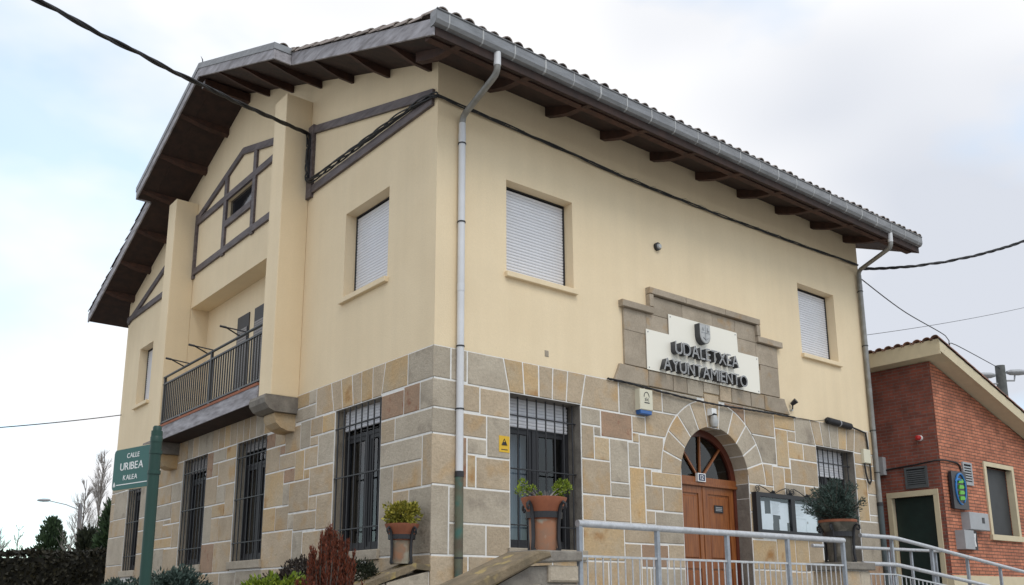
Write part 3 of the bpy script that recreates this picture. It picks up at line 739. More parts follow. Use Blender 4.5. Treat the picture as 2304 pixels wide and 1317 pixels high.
# ---- front door
DR = link('front_door', None, TH); DR.location = (0, 0, .95)
dy = -.28
def arc(r, a0, a1, n=24, cx=CX, cz=CZ + .06): return [(cx + r * math.cos(R(a0 + (a1 - a0) * i / n)), cz + r * math.sin(R(a0 + (a1 - a0) * i / n))) for i in range(n + 1)]
fan = MB(); o_ = arc(.85, 0, 180, cz=CZ); i_ = arc(.735, 0, 180, cz=CZ)
for k in range(24): fan.prism([o_[k], o_[k + 1], i_[k + 1], i_[k]], FR, dy - .05, dy + .02)
obj('fanlight_frame', fan, WOOD_D, DR)
gl = MB(); g_ = arc(.74, 0, 180, cz=CZ); gl.add([FR(*p, dy - .02) for p in g_], [tuple(range(len(g_)))]); obj('fanlight_glass', gl, GLASS, DR, fix=False)
for t in (133, 92, 50):
    obj('glazing_bar', MB().bar(FR(CX - .05 + .05 * math.cos(R(t)), 1.45, dy), FR(CX + .73 * math.cos(R(t)), CZ + .73 * math.sin(R(t)), dy), .03, .032, up=(0, 1, 0)), WOOD, DR)
tr = MB(); pbox(tr, FR, 4.58, 6.26, 1.315, 1.465, dy - .06, dy + .03); pbox(tr, FR, 4.58, 6.26, 1.325, 1.37, dy - .06, dy + .055); obj('transom', tr, WOOD, DR)
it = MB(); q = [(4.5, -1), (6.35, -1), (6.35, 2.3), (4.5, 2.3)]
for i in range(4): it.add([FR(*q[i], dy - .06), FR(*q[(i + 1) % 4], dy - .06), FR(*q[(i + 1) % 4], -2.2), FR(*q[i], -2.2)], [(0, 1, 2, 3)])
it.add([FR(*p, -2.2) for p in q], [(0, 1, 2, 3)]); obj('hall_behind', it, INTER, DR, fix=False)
jm = MB(); pbox(jm, FR, 4.58, 4.65, -.9, 1.315, dy - .06, dy + .03); pbox(jm, FR, 6.19, 6.26, -.9, 1.315, dy - .06, dy + .03); obj('door_jamb', jm, WOOD_D, DR)
for x0, x1 in ((4.65, 5.42), (5.42, 6.19)):
    lf = MB(); pbox(lf, FR, x0 + .003, x1 - .003, -.9, 1.312, dy - .055, dy - .01)
    for a, b, c, e in ((x0 + .003, x0 + .115, -.9, 1.312), (x1 - .115, x1 - .003, -.9, 1.312), (x0 + .115, x1 - .115, 1.205, 1.312), (x0 + .115, x1 - .115, .02, .14), (x0 + .115, x1 - .115, -.9, -.72)): pbox(lf, FR, a, b, c, e, dy - .01, dy + .008)
    l_ = obj('door_leaf', lf, WOOD, DR)
for x0, x1 in ((4.65, 5.42), (5.42, 6.19)):
    for v0, v1 in ((.14, 1.205), (-.72, .02)):
        p = rect(x0 + .135, x1 - .135, v0 + .02, v1 - .02); obj('door_panel', stone_mb(p, FR, dy - .012, dy + .004, .0, .035), WOOD, DR)
obj('astragal', MB().box(5.40, 5.44, .262, .285, -.9, 1.312), WOOD, DR)
pl = thing('door_plaque', 'small dark plaque screwed to the right leaf of the wooden door', 'plaque', (5.79, .27, .97))
m_ = MB(); pbox(m_, FR, 5.68, 5.90, .915, 1.035, dy + .009, dy + .018); obj('plate', m_, DARKMET, pl)
for z in (1.0, .975, .95): m_ = MB(); pbox(m_, FR, 5.71, 5.87, z - .006, z + .006, dy + .0185, dy + .0195); obj('text_line', m_, GREYBOX, pl)
npl = thing('house_number_plate', 'square blue and white house number plate above the door', 'number plate', (5.33, .2, 1.45))
m_ = MB(); pbox(m_, FR, 5.23, 5.42, 1.385, 1.52, dy + .03, dy + .08); obj('plate', m_, WHITE, npl)
m_ = MB(); pbox(m_, FR, 5.25, 5.40, 1.40, 1.505, dy + .0805, dy + .083); obj('blue_field', m_, mat('enamel_blue', (.01, .02, .07), .25), npl)
def text_mesh(ch, h, ext, mats, off=0.0, sx=1.0):
    cu = bpy.data.curves.new('txt', 'FONT'); cu.body = ch; cu.size = 1.0; cu.extrude = ext; cu.offset = off; cu.resolution_u = 6; cu.fill_mode = 'BOTH'
    tmp = bpy.data.objects.new('txt', cu); COL.objects.link(tmp); bpy.context.view_layer.update()
    me = bpy.data.meshes.new_from_object(tmp.evaluated_get(bpy.context.evaluated_depsgraph_get())); bpy.data.objects.remove(tmp); bpy.data.curves.remove(cu)
    me.materials.clear()
    for m in mats: me.materials.append(m)
    return me
CAPH = .7
_t = text_mesh('E', 1, 0, [WHITE]); CAPH = max(v.co.y for v in _t.vertices); bpy.data.meshes.remove(_t)
def write(txt, parent, origin, xdir, ydir, width, height, ext, mats, name='letter', space=.10, off=0.0, front_mat=None, rim=None):
    """Each character its own mesh, laid along xdir from origin, scaled to the given width and capital height."""
    xdir = Vector(xdir); ydir = Vector(ydir); nd = xdir.cross(ydir); s = height / CAPH; ms = []; x = 0; c_of = {}
    for c in txt:
        if c == ' ': x += .35; ms.append(None); continue
        me = text_mesh(c, 1, ext / 1.0, mats, off); xs_ = [v.co.x for v in me.vertices]; lo, hi = min(xs_), max(xs_)
        ms.append((me, lo, x)); c_of[id(me)] = c; x += hi - lo + space
    tot = x - space; k = width / tot
    for e in ms:
        if e is None: continue
        me, lo, x0 = e
        pts = []
        for v in me.vertices:
            p = Vector(origin) + xdir * ((v.co.x - lo + x0) * k) + ydir * (v.co.y * s) + nd * v.co.z
            v.co = p
        if front_mat is not None:
            for f in me.polygons:
                f.material_index = front_mat if abs(f.normal.dot(nd)) > .8 or True and (sum((me.vertices[i].co - Vector(origin)).dot(nd) for i in f.vertices) / len(f.vertices)) > ext * .99 else 0
        if rim is not None:
            rm_ = text_mesh(c_of[id(me)], 1, .002, [rim[0]], off + rim[1])
            for v in rm_.vertices: v.co = Vector(origin) + xdir * ((v.co.x - lo + x0) * k) + ydir * (v.co.y * s) + nd * (v.co.z + ext - .004)
            ro_ = link('letter_glint', rm_, parent); p = Vector(); q = parent
            while q is not None: p += q.location; q = q.parent
            ro_.location = -p
        me.update(); o = link(name, me, parent); p = Vector(); q = parent
        while q is not None: p += q.location; q = q.parent
        o.location = -p
write('12', npl, (5.287, -(dy + .0835), 1.418), (1, 0, 0), (0, 0, 1), .078, .07, .001, [WHITE], 'digit')
# ---- the name sign and its crest
SG = thing('town_hall_sign', 'cream stepped panel with raised dark letters inside the stone pediment', 'sign', (5.26, -.06, 2.96))
sp = [(3.86, 2.965), (6.66, 2.965), (6.665, 3.61), (6.115, 3.61), (6.105, 3.945), (4.39, 3.945), (4.39, 3.605), (3.86, 3.605)]
obj('panel', MB().prism(sp, FR, .048, .060), SIGNW, SG)
for u, v in ((3.90, 3.0), (3.90, 3.565), (6.62, 3.0), (6.62, 3.57), (4.43, 3.905), (6.06, 3.905)): obj('screw', MB().tube([FR(u, v, .059), FR(u, v, .066)], .012, 8), GREYBOX, SG)
write('UDALETXEA', SG, (4.41, -.115, 3.285), (1, 0, 0), (0, 0, 1), 1.56, .205, .055, [LETTER, LETFACE], space=.16, off=-.032, front_mat=1, rim=(EDGE_GLINT, .030))
write('AYUNTAMIENTO', SG, (4.13, -.115, 2.985), (1, 0, 0), (0, 0, 1), 2.05, .195, .055, [LETTER, LETFACE], space=.16, off=-.032, front_mat=1, rim=(EDGE_GLINT, .030))
sh = [(5.01, 3.89), (5.27, 3.89)] + [(5.14 + .13 * math.cos(R(-t)), 3.70 + .14 * math.sin(R(-t))) for t in range(0, 181, 15)]
cre = obj('crest', MB().prism(sh, FR, .06, .165), LETTER, SG)
obj('crest_face', stone_mb(sh, FR, .16, .176, .004, .012), CREST, SG)
cr2 = MB(); pbox(cr2, FR, 5.135, 5.145, 3.60, 3.87, .174, .181); pbox(cr2, FR, 5.03, 5.25, 3.735, 3.745, .174, .181); cr2.tube([FR(5.08, 3.66, .18), FR(5.14, 3.625, .18), FR(5.2, 3.66, .18)], .008, 6)
cr2.tube([FR(5.20, 3.77, .18), FR(5.20, 3.84, .18)], [.022, .004], 6).tube([FR(5.08, 3.78, .18), FR(5.08, 3.82, .18)], .014, 6)
obj('crest_relief', cr2, GREYBOX, SG)

# ---- roof
RF = link('roof', None, TH); RF.location = (0, 0, .95)
X0, X1, XB, YB0, YB1 = -.72, 11.02, -1.02, 3.12, 10.02
YE0, YE1 = -.95, DY + .95
def slab(name, x0, x1, y0, y1, t0, t1, m):
    ys_ = [y0] + ([APY] if y0 < APY < y1 else []) + [y1]
    poly = [(y, soff(y) + t0) for y in ys_] + [(y, soff(y) + t1) for y in reversed(ys_)]
    return obj(name, MB().prism(poly, lambda u, v, d: (d, u, v), x0, x1), m, RF)
slab('soffit_boarding', X0 + .03, X1 - .03, YE0 + .03, YE1 - .03, 0, .05, SOFFIT); slab('roof_deck', X0 + .03, X1 - .03, YE0 + .03, YE1 - .03, .052, .215, SOFFIT)
slab('soffit_boarding', XB + .03, X0 + .028, YB0 + .03, YB1 - .03, 0.001, .05, SOFFIT); slab('roof_deck', XB + .03, X0 + .028, YB0 + .03, YB1 - .03, .052, .225, SOFFIT)
for y0, y1 in ((YE0 + .01, YB0 - .002), (YB1 + .002, YE1 - .01)): slab('barge_board', X0, X0 + .028, y0, y1, -.015, .205, BARGE)
slab('barge_board', X1 - .028, X1, YE0 + .01, YE1 - .01, -.015, .205, BARGE)
for y0, y1 in ((YB0, APY - .001), (APY + .001, YB1)): slab('barge_board', XB, XB + .028, y0, y1, -.015, .15, BARGE); slab('verge_flashing', XB - .012, XB + .05, y0, y1, .152, .265, ZINC)
for y in (YB0, YB1 - .028):
    o = MB().box(XB + .03, X0 - .002, y, y + .028, soff(y + .014) - .02, soff(y + .014) + .15); obj('return_board', o, BARGE, RF)
    o = MB().box(XB - .01, X0 + .01, y - .012 if y < 5 else y - .008, y + .05, soff(y + .014) + .153, soff(y + .014) + .262); obj('return_flashing', o, ZINC, RF)
o = MB().box(X0 + .032, X1 - .032, YE0, YE0 + .028, soff(YE0) - .01, soff(YE0) + .17); obj('fascia_board', o, SOFFIT, RF)
obj('eave_board', MB().box(X0 + .05, X1 - .05, -.80, -.70, soff(-.75) - .045, soff(-.75) + .012), RAFTER, RF)
# rafter tails with a shaped end, and lookouts under the verges
th = math.atan(.394)
def raf(): 
    pr = [(0.02, soff(.02) + .01), (-.93, soff(-.93) + .01), (-.93, soff(-.93) - .02), (-.84, soff(-.84) - .03), (-.74, soff(-.74) - .045), (-.60, soff(-.60) - .085), (-.42, soff(-.42) - .125), (-.2, soff(-.2) - .14), (.02, soff(.02) - .145)]
    return MB().prism(pr, lambda u, v, d: (d, u, v), -.05, .05).mesh('rafter_tail', RAFTER)
rm = raf(); x = -.30
while x < 10.9: r_ = link('rafter_tail', rm, RF); r_.location = (x, 0, 0); x += 1.13
for y in (.2, 1.3, 2.4, 3.5, 4.6, 5.65, 7.6, 8.7, 9.75, 10.9, 12.0, 13.1):
    xe = XB + .04 if YB0 < y < YB1 else X0 + .03
    pr = [(0.02, .01), (xe, .01), (xe, -.02), (xe * .86, -.04), (xe * .66, -.085), (xe * .4, -.125), (0.02, -.135)]
    sg = .394 if y < APY else -SL2
    obj('lookout', MB().prism(pr, lambda u, v, d: (u, y + d, soff(y) + v + sg * d), -.045, .045), RAFTER, RF)
rb = MB().box(XB + .12, .02, APY - .07, APY + .07, APZ - .22, APZ - .05); obj('ridge_beam', rb, RAFTER, RF)
obj('beam_end_cap', MB().box(XB + .105, XB + .119, APY - .06, APY + .06, APZ - .21, APZ - .10), BARGE, RF)
# clay tiles
def tile_mesh():
    mb = MB(); n = 7; r0, r1 = .088, .074; L_ = .46
    P = []
    for (r, yv, zz) in ((r0, 0, 0), (r1, L_, 0)):
        for q in (r, r - .014):
            P.append([(q * math.cos(R(180 * k / n)), yv, q * math.sin(R(180 * k / n)) * .92) for k in range(n + 1)])
    a, b, c, d = P
    vs = a + b + c + d; m = n + 1; fs_ = []
    for k in range(n):
        fs_ += [(k, k + 1, 2 * m + k + 1, 2 * m + k), (m + k, 3 * m + k, 3 * m + k + 1, m + k + 1), (k, m + k, m + k + 1, k + 1), (2 * m + k, 2 * m + k + 1, 3 * m + k + 1, 3 * m + k)]
    return mb.add(vs, fs_).mesh('roof_tile', TILE, smooth=True)
tm = tile_mesh()
def tile(x, y, dz=.225, far=False, tilt=-.02):
    t = link('roof_tile', tm, RF); t.location = (x, y, soff(y) + dz)
    t.rotation_euler = (th + tilt if not far else -math.atan(SL2) - tilt, random.uniform(-.05, .05), (0 if not far else math.pi) + random.uniform(-.05, .05))
    if far: t.rotation_euler = (math.atan(SL2) + tilt, 0, math.pi + random.uniform(-.05, .05))
x = X0 + .10
while x < X1: tile(x + random.uniform(-.012, .012), YE0 - .05 + random.uniform(-.015, .015), .312 + random.uniform(-.012, .016)); x += .2
s_ = .36
y = YE0 + .25
while y < YB0 + .1: tile(X0 + .06, y, .228, tilt=-.045); y += s_ * math.cos(th)
y = YE1 - .05
while y > YB1 - .1: tile(X0 + .06, y, .228, True, tilt=-.045); y -= s_ * math.cos(th)
for y0, far in ((YB0 + .05, False), (YB1 - .05, True)):
    for k in range(2): tile(XB + .18 + k * .19, y0, .245, far)
# the tile field behind those edges
tf = MB(); nx = int((X1 - X0) / .2)
for far in (False, True):
    ya, yb = (YE0 + .30, APY) if not far else (YE1 - .30, APY); rows = 20
    V = []
    for j in range(rows + 1):
        for st in (0, 1):
            if j == rows and st: continue
            y = ya + (yb - ya) * (j + (0 if st == 0 else .001)) / rows; z0 = soff(y) + .232 + (-.018 if st == 0 and j > 0 else 0)
            V.append([(X0 + .08 + .2 * i / 6.0, y, z0 + .075 * abs(math.sin(math.pi * i / 6.0)) ** .8) for i in range(nx * 6 - 3)])
    for r0, r1 in zip(V, V[1:]):
        n = len(r0); tf.add(r0 + r1, [(k, k + 1, n + k + 1, n + k) for k in range(n - 1)])
stuff(obj('tile_field', tf, TILE, RF, fix=False))
for k in range(30):
    t = link('ridge_tile', tm, RF); t.location = (X0 + .05 + k * .38, APY, APZ + .30); t.rotation_euler = (0.03, 0, -math.pi / 2); t.scale = (1.35, 1, 1.2)
obj('ridge_hook', MB().tube([(XB + .06, APY - .02, APZ + .26), (XB + .05, APY - .01, APZ + .36), (XB + .02, APY, APZ + .42)], [.012, .01, .003], 6), IRON, RF)
# ---- gutter and downpipes
GU = link('gutter', None, TH); GU.location = (0, 0, .95)
gp = [(-1.035, 6.605), (-1.035, 6.47), (-1.01, 6.425), (-.965, 6.41), (-.90, 6.41)]
gm = MB()
gin = [(-1.029, 6.605), (-1.029, 6.472), (-1.006, 6.431), (-.965, 6.417), (-.90, 6.417)]
poly = gp + gin[::-1]
gm.prism(poly, lambda u, v, d: (d, u, v), X0 - .01, X1 - .02); gm.tube([(X0 - .01, -1.038, 6.605), (X1 - .02, -1.038, 6.605)], .011, 6)
obj('trough', gm, ZINC, GU)
for xx in (X0 - .014, X1 - .020): obj('end_cap', MB().prism(gp + [(-.90, 6.605)], lambda u, v, d: (d, u, v), xx, xx + .006), ZINC, GU)
xs_ = -.54
while xs_ < 10.95:
    q = [(-1.0385, 6.60), (-1.0385, 6.469), (-1.012, 6.421), (-.965, 6.4065)]; q2 = [(-1.0345, 6.60), (-1.0345, 6.471), (-1.0095, 6.4265), (-.965, 6.4115)]
    w_ = random.choice((.016, .022, .03)); obj('gutter_seam', MB().prism(q + q2[::-1], lambda u, v, d: (d, u, v), xs_ - w_ / 2, xs_ + w_ / 2), ZINC_L, GU); xs_ += .517 + random.uniform(-.01, .01)
def elbow(pts, r, n=5):
    pts = [Vector(p) for p in pts]; res = [pts[0]]
    for a, b, c in zip(pts, pts[1:], pts[2:]):
        d1 = (a - b).normalized(); d2 = (c - b).normalized(); k = r
        p, q = b + d1 * k, b + d2 * k
        for i in range(n + 1):
            t = i / n; res.append(p * (1 - t) ** 2 + b * 2 * t * (1 - t) + q * t * t)
    return res + [pts[-1]]
def downpipe(x, xt, ztop, mats, zlow, nm):
    D = link('downpipe', None, TH); D.location = (0, 0, .95); m_top, m_diag, m_main = mats
    e = elbow([(xt, -.965, 6.42), (xt, -.965, 6.14), (x, -.065, ztop - .03), (x, -.065, ztop - .35)], .10)
    obj('swan_neck', MB().tube(e, .043, 14), m_diag, D, True)
    obj('outlet', MB().tube([(xt, -.965, 6.44), (xt, -.965, 6.24)], .0475, 14), m_top, D, True)
    obj('pipe_section', MB().tube([(x, -.065, ztop - .13), (x, -.065, zlow)], .0475, 14), m_main, D, True)
    obj('lower_pipe', MB().tube([(x, -.065, zlow + .03), (x, -.065, -1.2)], .053, 14), PIPE_D if nm else PIPE_T, D, True)
    obj('collar', MB().tube([(x, -.065, zlow - .02), (x, -.065, zlow + .05)], .058, 14), DARKMET, D, True)
    for z in (5.55, 4.42, 3.95 if False else 2.72, 1.9, .05): obj('pipe_clip', MB().tube([(x, -.065, z - .008), (x, -.065, z + .008)], .056, 14).box(x - .012, x + .012, -.03, .0, z - .008, z + .008), IRON, D)
    for z in (5.60, 3.46): obj('pipe_joint', MB().tube([(x, -.065, z), (x, -.065, z + .10)], .0505, 14), m_main, D, True)
downpipe(.36, .26, 5.98, (PIPE_W, PIPE_G, PIPE_W), 1.06, True)
downpipe(10.20, 9.87, 6.02, (PIPE_W, PIPE_G, PIPE_G), 1.28, False)
# small things on the plaster
v = thing('round_vent', 'small round grey vent cap on the plaster between the upper windows', 'vent', (4.24, -.01, 5.05))
obj('vent_ring', MB().tube([FR(4.24, 5.05, .0), FR(4.24, 5.05, .05)], .065, 16), DARKMET, v, True); obj('vent_cap', MB().tube([FR(4.25, 5.05, .045), FR(4.25, 5.05, .075)], [.05, .035], 16), CREST, v, True)
v = thing('square_vent', 'tiny square grille in the plaster above the barred street window', 'vent', (1.88, 0, 2.86)); obj('grid', stone_mb(rect(1.845, 1.915, 2.845, 2.935), FR, 0, .008, 0, .006), ST_GREY, v)
v = thing('alarm_siren', 'cream alarm box with blue base left of the door arch', 'alarm', (3.73, -.03, 2.25))
ab = obj('housing', stone_mb(rect(3.60, 3.88, 2.30, 2.62), FR, .02, .13, 0, .012), CREAMBOX, v)
obj('strobe_base', stone_mb([(3.62, 2.24), (3.86, 2.24), (3.87, 2.305), (3.61, 2.305)], FR, .02, .118, 0, .01), BLUEP, v)
lg = MB().tube([FR(3.685 + .055 * (1 - math.cos(R(t))), 2.50 + .075 * math.sin(R(t)), .131) for t in range(0, 181, 20)], .006, 6); pbox(lg, FR, 3.69, 3.80, 2.405, 2.42, .129, .1335); obj('logo', lg, IRON, v)
write('sic', v, (3.70, -.1315, 2.44), (1, 0, 0), (0, 0, 1), .09, .062, .001, [IRON], 'logo_letter')
v = thing('warning_label', 'small yellow alarm sticker on the stone beside the barred window', 'label', (1.1, -.03, 1.42))
obj('label_sheet', MB().prism(rect(1.015, 1.19, 1.425, 1.64), FR, .026, .031), YELLOW, v)
tg_ = MB().tube([FR(1.06, 1.52, .033), FR(1.10, 1.60, .033), FR(1.145, 1.52, .033), FR(1.06, 1.52, .033)], .006, 6); pbox(tg_, FR, 1.075, 1.13, 1.525, 1.56, .031, .034); pbox(tg_, FR, 1.05, 1.155, 1.455, 1.465, .031, .034); obj('pictogram', tg_, IRON, v)
v = thing('door_lamp', 'white weathered lamp fixed to the keystone above the door', 'lamp', (5.31, -.03, 2.2))
obj('bracket', MB().prism(rect(5.26, 5.38, 2.42, 2.53), FR, .03, .12), WHITE, v); obj('lamp_glass', MB().lathe([(0.01, -.2), (.05, -.18), (.065, -.1), (.055, -.02), (.045, .02)], (5.32, -.11, 2.41), 14), CREST, v, True); obj('lamp_cap', MB().lathe([(.05, 0), (.055, .02), (.0, .05)], (5.32, -.11, 2.41), 14), DARKMET, v, True)
v = thing('floodlight', 'small dark spotlight on the plaster right of the pediment', 'lamp', (7.59, -.05, 2.8))
obj('head', MB().tube([FR(7.58, 2.90, .04), FR(7.60, 2.96, .13)], [.035, .05], 10), DARKMET, v, True); obj('stem', MB().tube([FR(7.59, 2.80, .0), FR(7.59, 2.82, .05), FR(7.59, 2.90, .06)], .012, 6), IRON, v); obj('clip', MB().tube([FR(7.59, 2.80, .0), FR(7.59, 2.80, .05)], .02, 8), CREST, v)
v = thing('cable_splice', 'thick black cable splice tube on the stone edge at the right end', 'cable', (9.0, -.08, 2.68))
obj('tube', MB().tube([FR(8.56, 2.735, .08), FR(8.60, 2.733, .08), FR(8.62, 2.732, .08), FR(9.36, 2.70, .08), FR(9.38, 2.70, .08), FR(9.42, 2.698, .08)], [.03, .03, .062, .062, .03, .03], 12), CABLE, v, True); obj('band', MB().tube([FR(8.97, 2.717, .08), FR(9.0, 2.716, .08)], .0645, 12), GREYBOX, v)
v = thing('junction_box', 'cream junction box with a hanging cable loop beside the barred end window', 'junction box', (9.87, -.04, 2.05))
obj('box', stone_mb(rect(9.76, 10.0, 2.05, 2.32), FR, .02, .085, 0, .012), CREAMBOX, v)
obj('cable_loop', MB().tube([FR(9.80, 2.06, .05), FR(9.81, 1.85, .06), FR(9.85, 1.70, .065), FR(9.90, 1.66, .065), FR(9.96, 1.72, .065), FR(9.98, 1.9, .06), FR(9.98, 2.3, .05), FR(9.97, 2.50, .045), FR(9.93, 2.64, .05), FR(9.75, 2.67, .05), FR(9.42, 2.70, .07)], .017, 8), CABLE, v, True)
# ---- notice board
NB = thing('notice_board', 'black glazed notice board with papers on the wall right of the door', 'notice board', (7.2, -.1, .6))
fb = MB()
for a, b, c, e in ((6.29, 8.20, 1.195, 1.265), (6.29, 8.20, .60, .655), (6.29, 6.40, .655, 1.195), (8.10, 8.20, .655, 1.195), (7.25, 7.36, .655, 1.195)): pbox(fb, FR, a, b, c, e, .022, .115)
obj('frame', fb, IRON, NB); bk = MB(); pbox(bk, FR, 6.39, 8.11, .65, 1.20, .024, .045); obj('backing', bk, mat('dark_board', (.04, .042, .05), .8), NB)
for a, b, c, e, t in ((6.47, 6.585, .92, 1.13, 0), (6.74, 7.03, .92, 1.15, -.01), (7.0, 7.235, .80, 1.13, 0), (6.49, 6.80, .76, .92, .015), (6.49, 6.79, .665, .80, 0), (6.96, 7.18, .665, .85, 0), (7.39, 7.74, .89, 1.14, 0), (7.72, 8.08, .87, 1.13, .01), (7.39, 7.76, .665, .90, -.008), (7.74, 8.07, .665, .88, 0)):
    d = .047 + random.random() * .006; obj('paper', MB().prism([(a, c), (b, c + t), (b, e + t), (a, e)], FR, d, d + .002), PAPER, NB)
tl = MB(); 
for k in range(9): zz = 1.10 - k * .02; pbox(tl, FR, 6.78, 6.99 - .02 * (k % 3), zz, zz + .004, .0555, .0565)
for k in range(8): zz = 1.09 - k * .022; pbox(tl, FR, 7.43, 7.69 - .03 * (k % 2), zz, zz + .004, .0555, .0565)
pbox(tl, FR, 7.76, 7.80, .81, .85, .0555, .0565); obj('print', tl, GREYBOX, NB)
gz = MB(); 
for a, b in ((6.40, 7.25), (7.36, 8.10)): gz = MB(); pquad(gz, FR, a, b, .655, 1.195, .087); obj('pane', gz, GLASS_C, NB, fix=False)
def scroll(x, z, s, r=.07):
    pts = [(x + s * (.02 + r * .9), z)]; pts = []
    for k in range(26):
        t = k / 25 * 3.6 * math.pi; rr = r * (1 - .78 * k / 25); pts.append(FR(x + s * rr * math.cos(t + math.pi), z + r + rr * math.sin(t) * 1.0 * (1), .07))
    return pts
sc = MB()
for x, s in ((6.40, 1), (7.24, -1), (7.37, 1), (8.1, -1)): sc.tube(scroll(x, 1.26, s, .062), .007, 5)
for xa, xb in ((6.44, 6.78), (7.20, 6.86), (7.41, 7.75), (8.06, 7.84)): sc.tube([FR(xa, 1.385, .07), FR((xa + xb) / 2, 1.34, .07), FR(xb, 1.27, .07)], .008, 5)
for x in (6.82, 7.80, 7.305): sc.add([FR(x - .07, 1.27, .05), FR(x + .07, 1.27, .05), FR(x + .04, 1.31, .09), FR(x, 1.29, .12), FR(x - .04, 1.315, .09), FR(x, 1.33, .06)], [(0, 1, 2, 3), (0, 3, 4), (4, 3, 2, 5), (0, 4, 5), (1, 5, 2), (0, 5, 1)])
obj('iron_scrollwork', sc, IRON, NB)
# ------------------------------------------------------------------ cables
def strands(pts, r, n=3, turns=6, seg=60, w=None):
    """A loose bundle of n cables twisted about a sagging path."""
    P = [Vector(p) for p in pts]; mb = MB(); L_ = [0]
    for a, b in zip(P, P[1:]): L_.append(L_[-1] + (b - a).length)
    def at(t):
        s = t * L_[-1]
        for i in range(len(P) - 1):
            if s <= L_[i + 1] or i == len(P) - 2:
                k = (s - L_[i]) / max(1e-6, L_[i + 1] - L_[i]); p0 = P[max(i - 1, 0)]; p1 = P[i]; p2 = P[i + 1]; p3 = P[min(i + 2, len(P) - 1)]
                return 0.5 * ((2 * p1) + (p2 - p0) * k + (2 * p0 - 5 * p1 + 4 * p2 - p3) * k * k + (3 * p1 - p0 - 3 * p2 + p3) * k ** 3)
    w = r * 1.15 if w is None else w
    for j in range(n):
        path = []
        for i in range(seg + 1):
            t = i / seg; p = at(t); d = (at(min(1, t + .01)) - at(max(0, t - .01))).normalized(); a = d.cross(Vector((0, 0, 1))).normalized(); b = d.cross(a)
            ph = 2 * math.pi * (turns * t + j / n) + .8 * math.sin(9 * t + j); path.append(p + (a * math.cos(ph) + b * math.sin(ph)) * (w if n > 1 else 0))
        mb.tube(path, r, 6)
    return mb
def cable(name, label, mb): return tag(obj(name, mb, CABLE, smooth=True), label, 'cable')
def sag(a, b, s, n=9):
    a = Vector(a); b = Vector(b); return [tuple(a.lerp(b, i / n) - Vector((0, 0, s * 4 * (i / n) * (1 - i / n)))) for i in range(n + 1)]
a0 = Vector((-4.891, .364, 5.691)); a1 = Vector((-.10, 3.70, 7.15)); ext = a0 + (a0 - a1) * 2.4
cable('overhead_cable', 'thick twisted black cable sloping across the sky to the gable wall', strands([tuple(a1.lerp(a0, t * .25) + Vector((0, 0, .24 * (t * .25) * (t * .25 - 1)))) for t in range(14)], .016, 3, 15, 240, .018))
cable('wall_cable', 'black cable bundle running down and along the dark timbers of the gable', strands([GA(3.72, 7.16, .10), GA(3.70, 6.95, .08), GA(3.70, 6.5, .085), GA(3.64, 6.28, .08), GA(3.2, 6.24, .08), GA(2.4, 6.235, .08), GA(1.5, 6.23, .08), GA(.6, 6.22, .08), GA(.05, 6.17, .07), (-.05, -.05, 6.13)], .012, 5, 2.3, 90, .030))
FCB = cable('facade_cable', 'cable bundle stapled along the plaster below the front eave', strands([(-.05, -.05, 6.13), FR(.40, 6.12, .05), FR(1.68, 6.10, .035), FR(3.5, 6.035, .035), FR(5.7, 6.03, .035), FR(8.3, 6.08, .035), FR(10.23, 6.13, .045)], .010, 3, 6, 160, .016))
tl = MB()
for k in range(30):
    x = .5 + k * .33 + random.uniform(-.14, .14); z = 6.12 - .09 * math.sin(math.pi * min(1, x / 10.2)) + .01; l = random.uniform(.10, .26)
    if random.random() < .75: tl.tube([FR(x, z, .045), FR(x + l * .5, z + random.uniform(.005, .035), .05), FR(x + l, z + random.uniform(-.005, .02), .045)], .0025, 4)
stuff(obj('cable_ties', tl, CABLE, FCB))
b0 = Vector((10.26, -.06, 6.05)); b1 = Vector((7.215, -4.457, 4.511)); 
P = Vector((-6.23764, -9.27855, -.44724))
def ray(px, py, dep): return P + (FW + RT * ((px - 1152) / 2062.54) - UP * ((py - 881.06) / 2062.54)) * dep
e1 = Vector((26.4, -3.4, 9.55))
cable('street_cable', 'heavy black cable sagging away from the right end of the eave', strands([tuple(b0.lerp(ray(2304, 543, 19.0), t * .16) + Vector((0, 0, .62 * (t * .16) * (t * .16 - 1)))) for t in range(13)], .016, 3, 12, 160, .017))
cable('lamp_cable', 'thin black wire dropping from the eave to the twin lamp post', strands([(10.31, -.02, 5.88), (13.4, .72, 5.98), (17.2, 1.6, 6.28), (17.6, 1.7, 6.12), (18.4, 1.9, 6.3), (24.4, 3.3, 6.85)], .012, 1, 0, 80))
cable('telephone_wire', 'very thin wire crossing the sky above the brick house', strands(sag((10.32, .4, 4.72), tuple(ray(2420, 664, 26)), .10), .006, 1, 0, 40))
cable('guy_wire', 'thin taut wire tied to the far corner of the gable', strands(sag(GA(13.2, 3.88, .03), tuple(ray(-250, 978, 17)), .05), .012, 1, 0, 40))
cable('stone_edge_cable', 'black cable drooping along the top edge of the stone above the door', strands([FR(3.02, 2.695, .04), FR(3.4, 2.685, .06), FR(4.2, 2.65, .06), FR(5.0, 2.62, .07), FR(5.6, 2.62, .07), FR(6.4, 2.645, .065), FR(7.1, 2.66, .065), FR(7.65, 2.67, .05)], .010, 3, 12, 90, .009))
cable('thin_stone_cable', 'thin black lead along the stone edge to the splice tube', strands([FR(7.65, 2.672, .045), FR(8.0, 2.685, .035), FR(8.3, 2.69, .035), FR(8.56, 2.735, .08)], .006, 1, 0, 20))
cable('brick_gap_cable', 'black cable hanging in the gap beside the brick house', strands([(10.34, .0, 4.1), (10.62, .2, 3.5), (10.75, .2, 3.0), (10.55, .1, 2.6), (10.36, -.02, 2.55)], .014, 1, 0, 30))
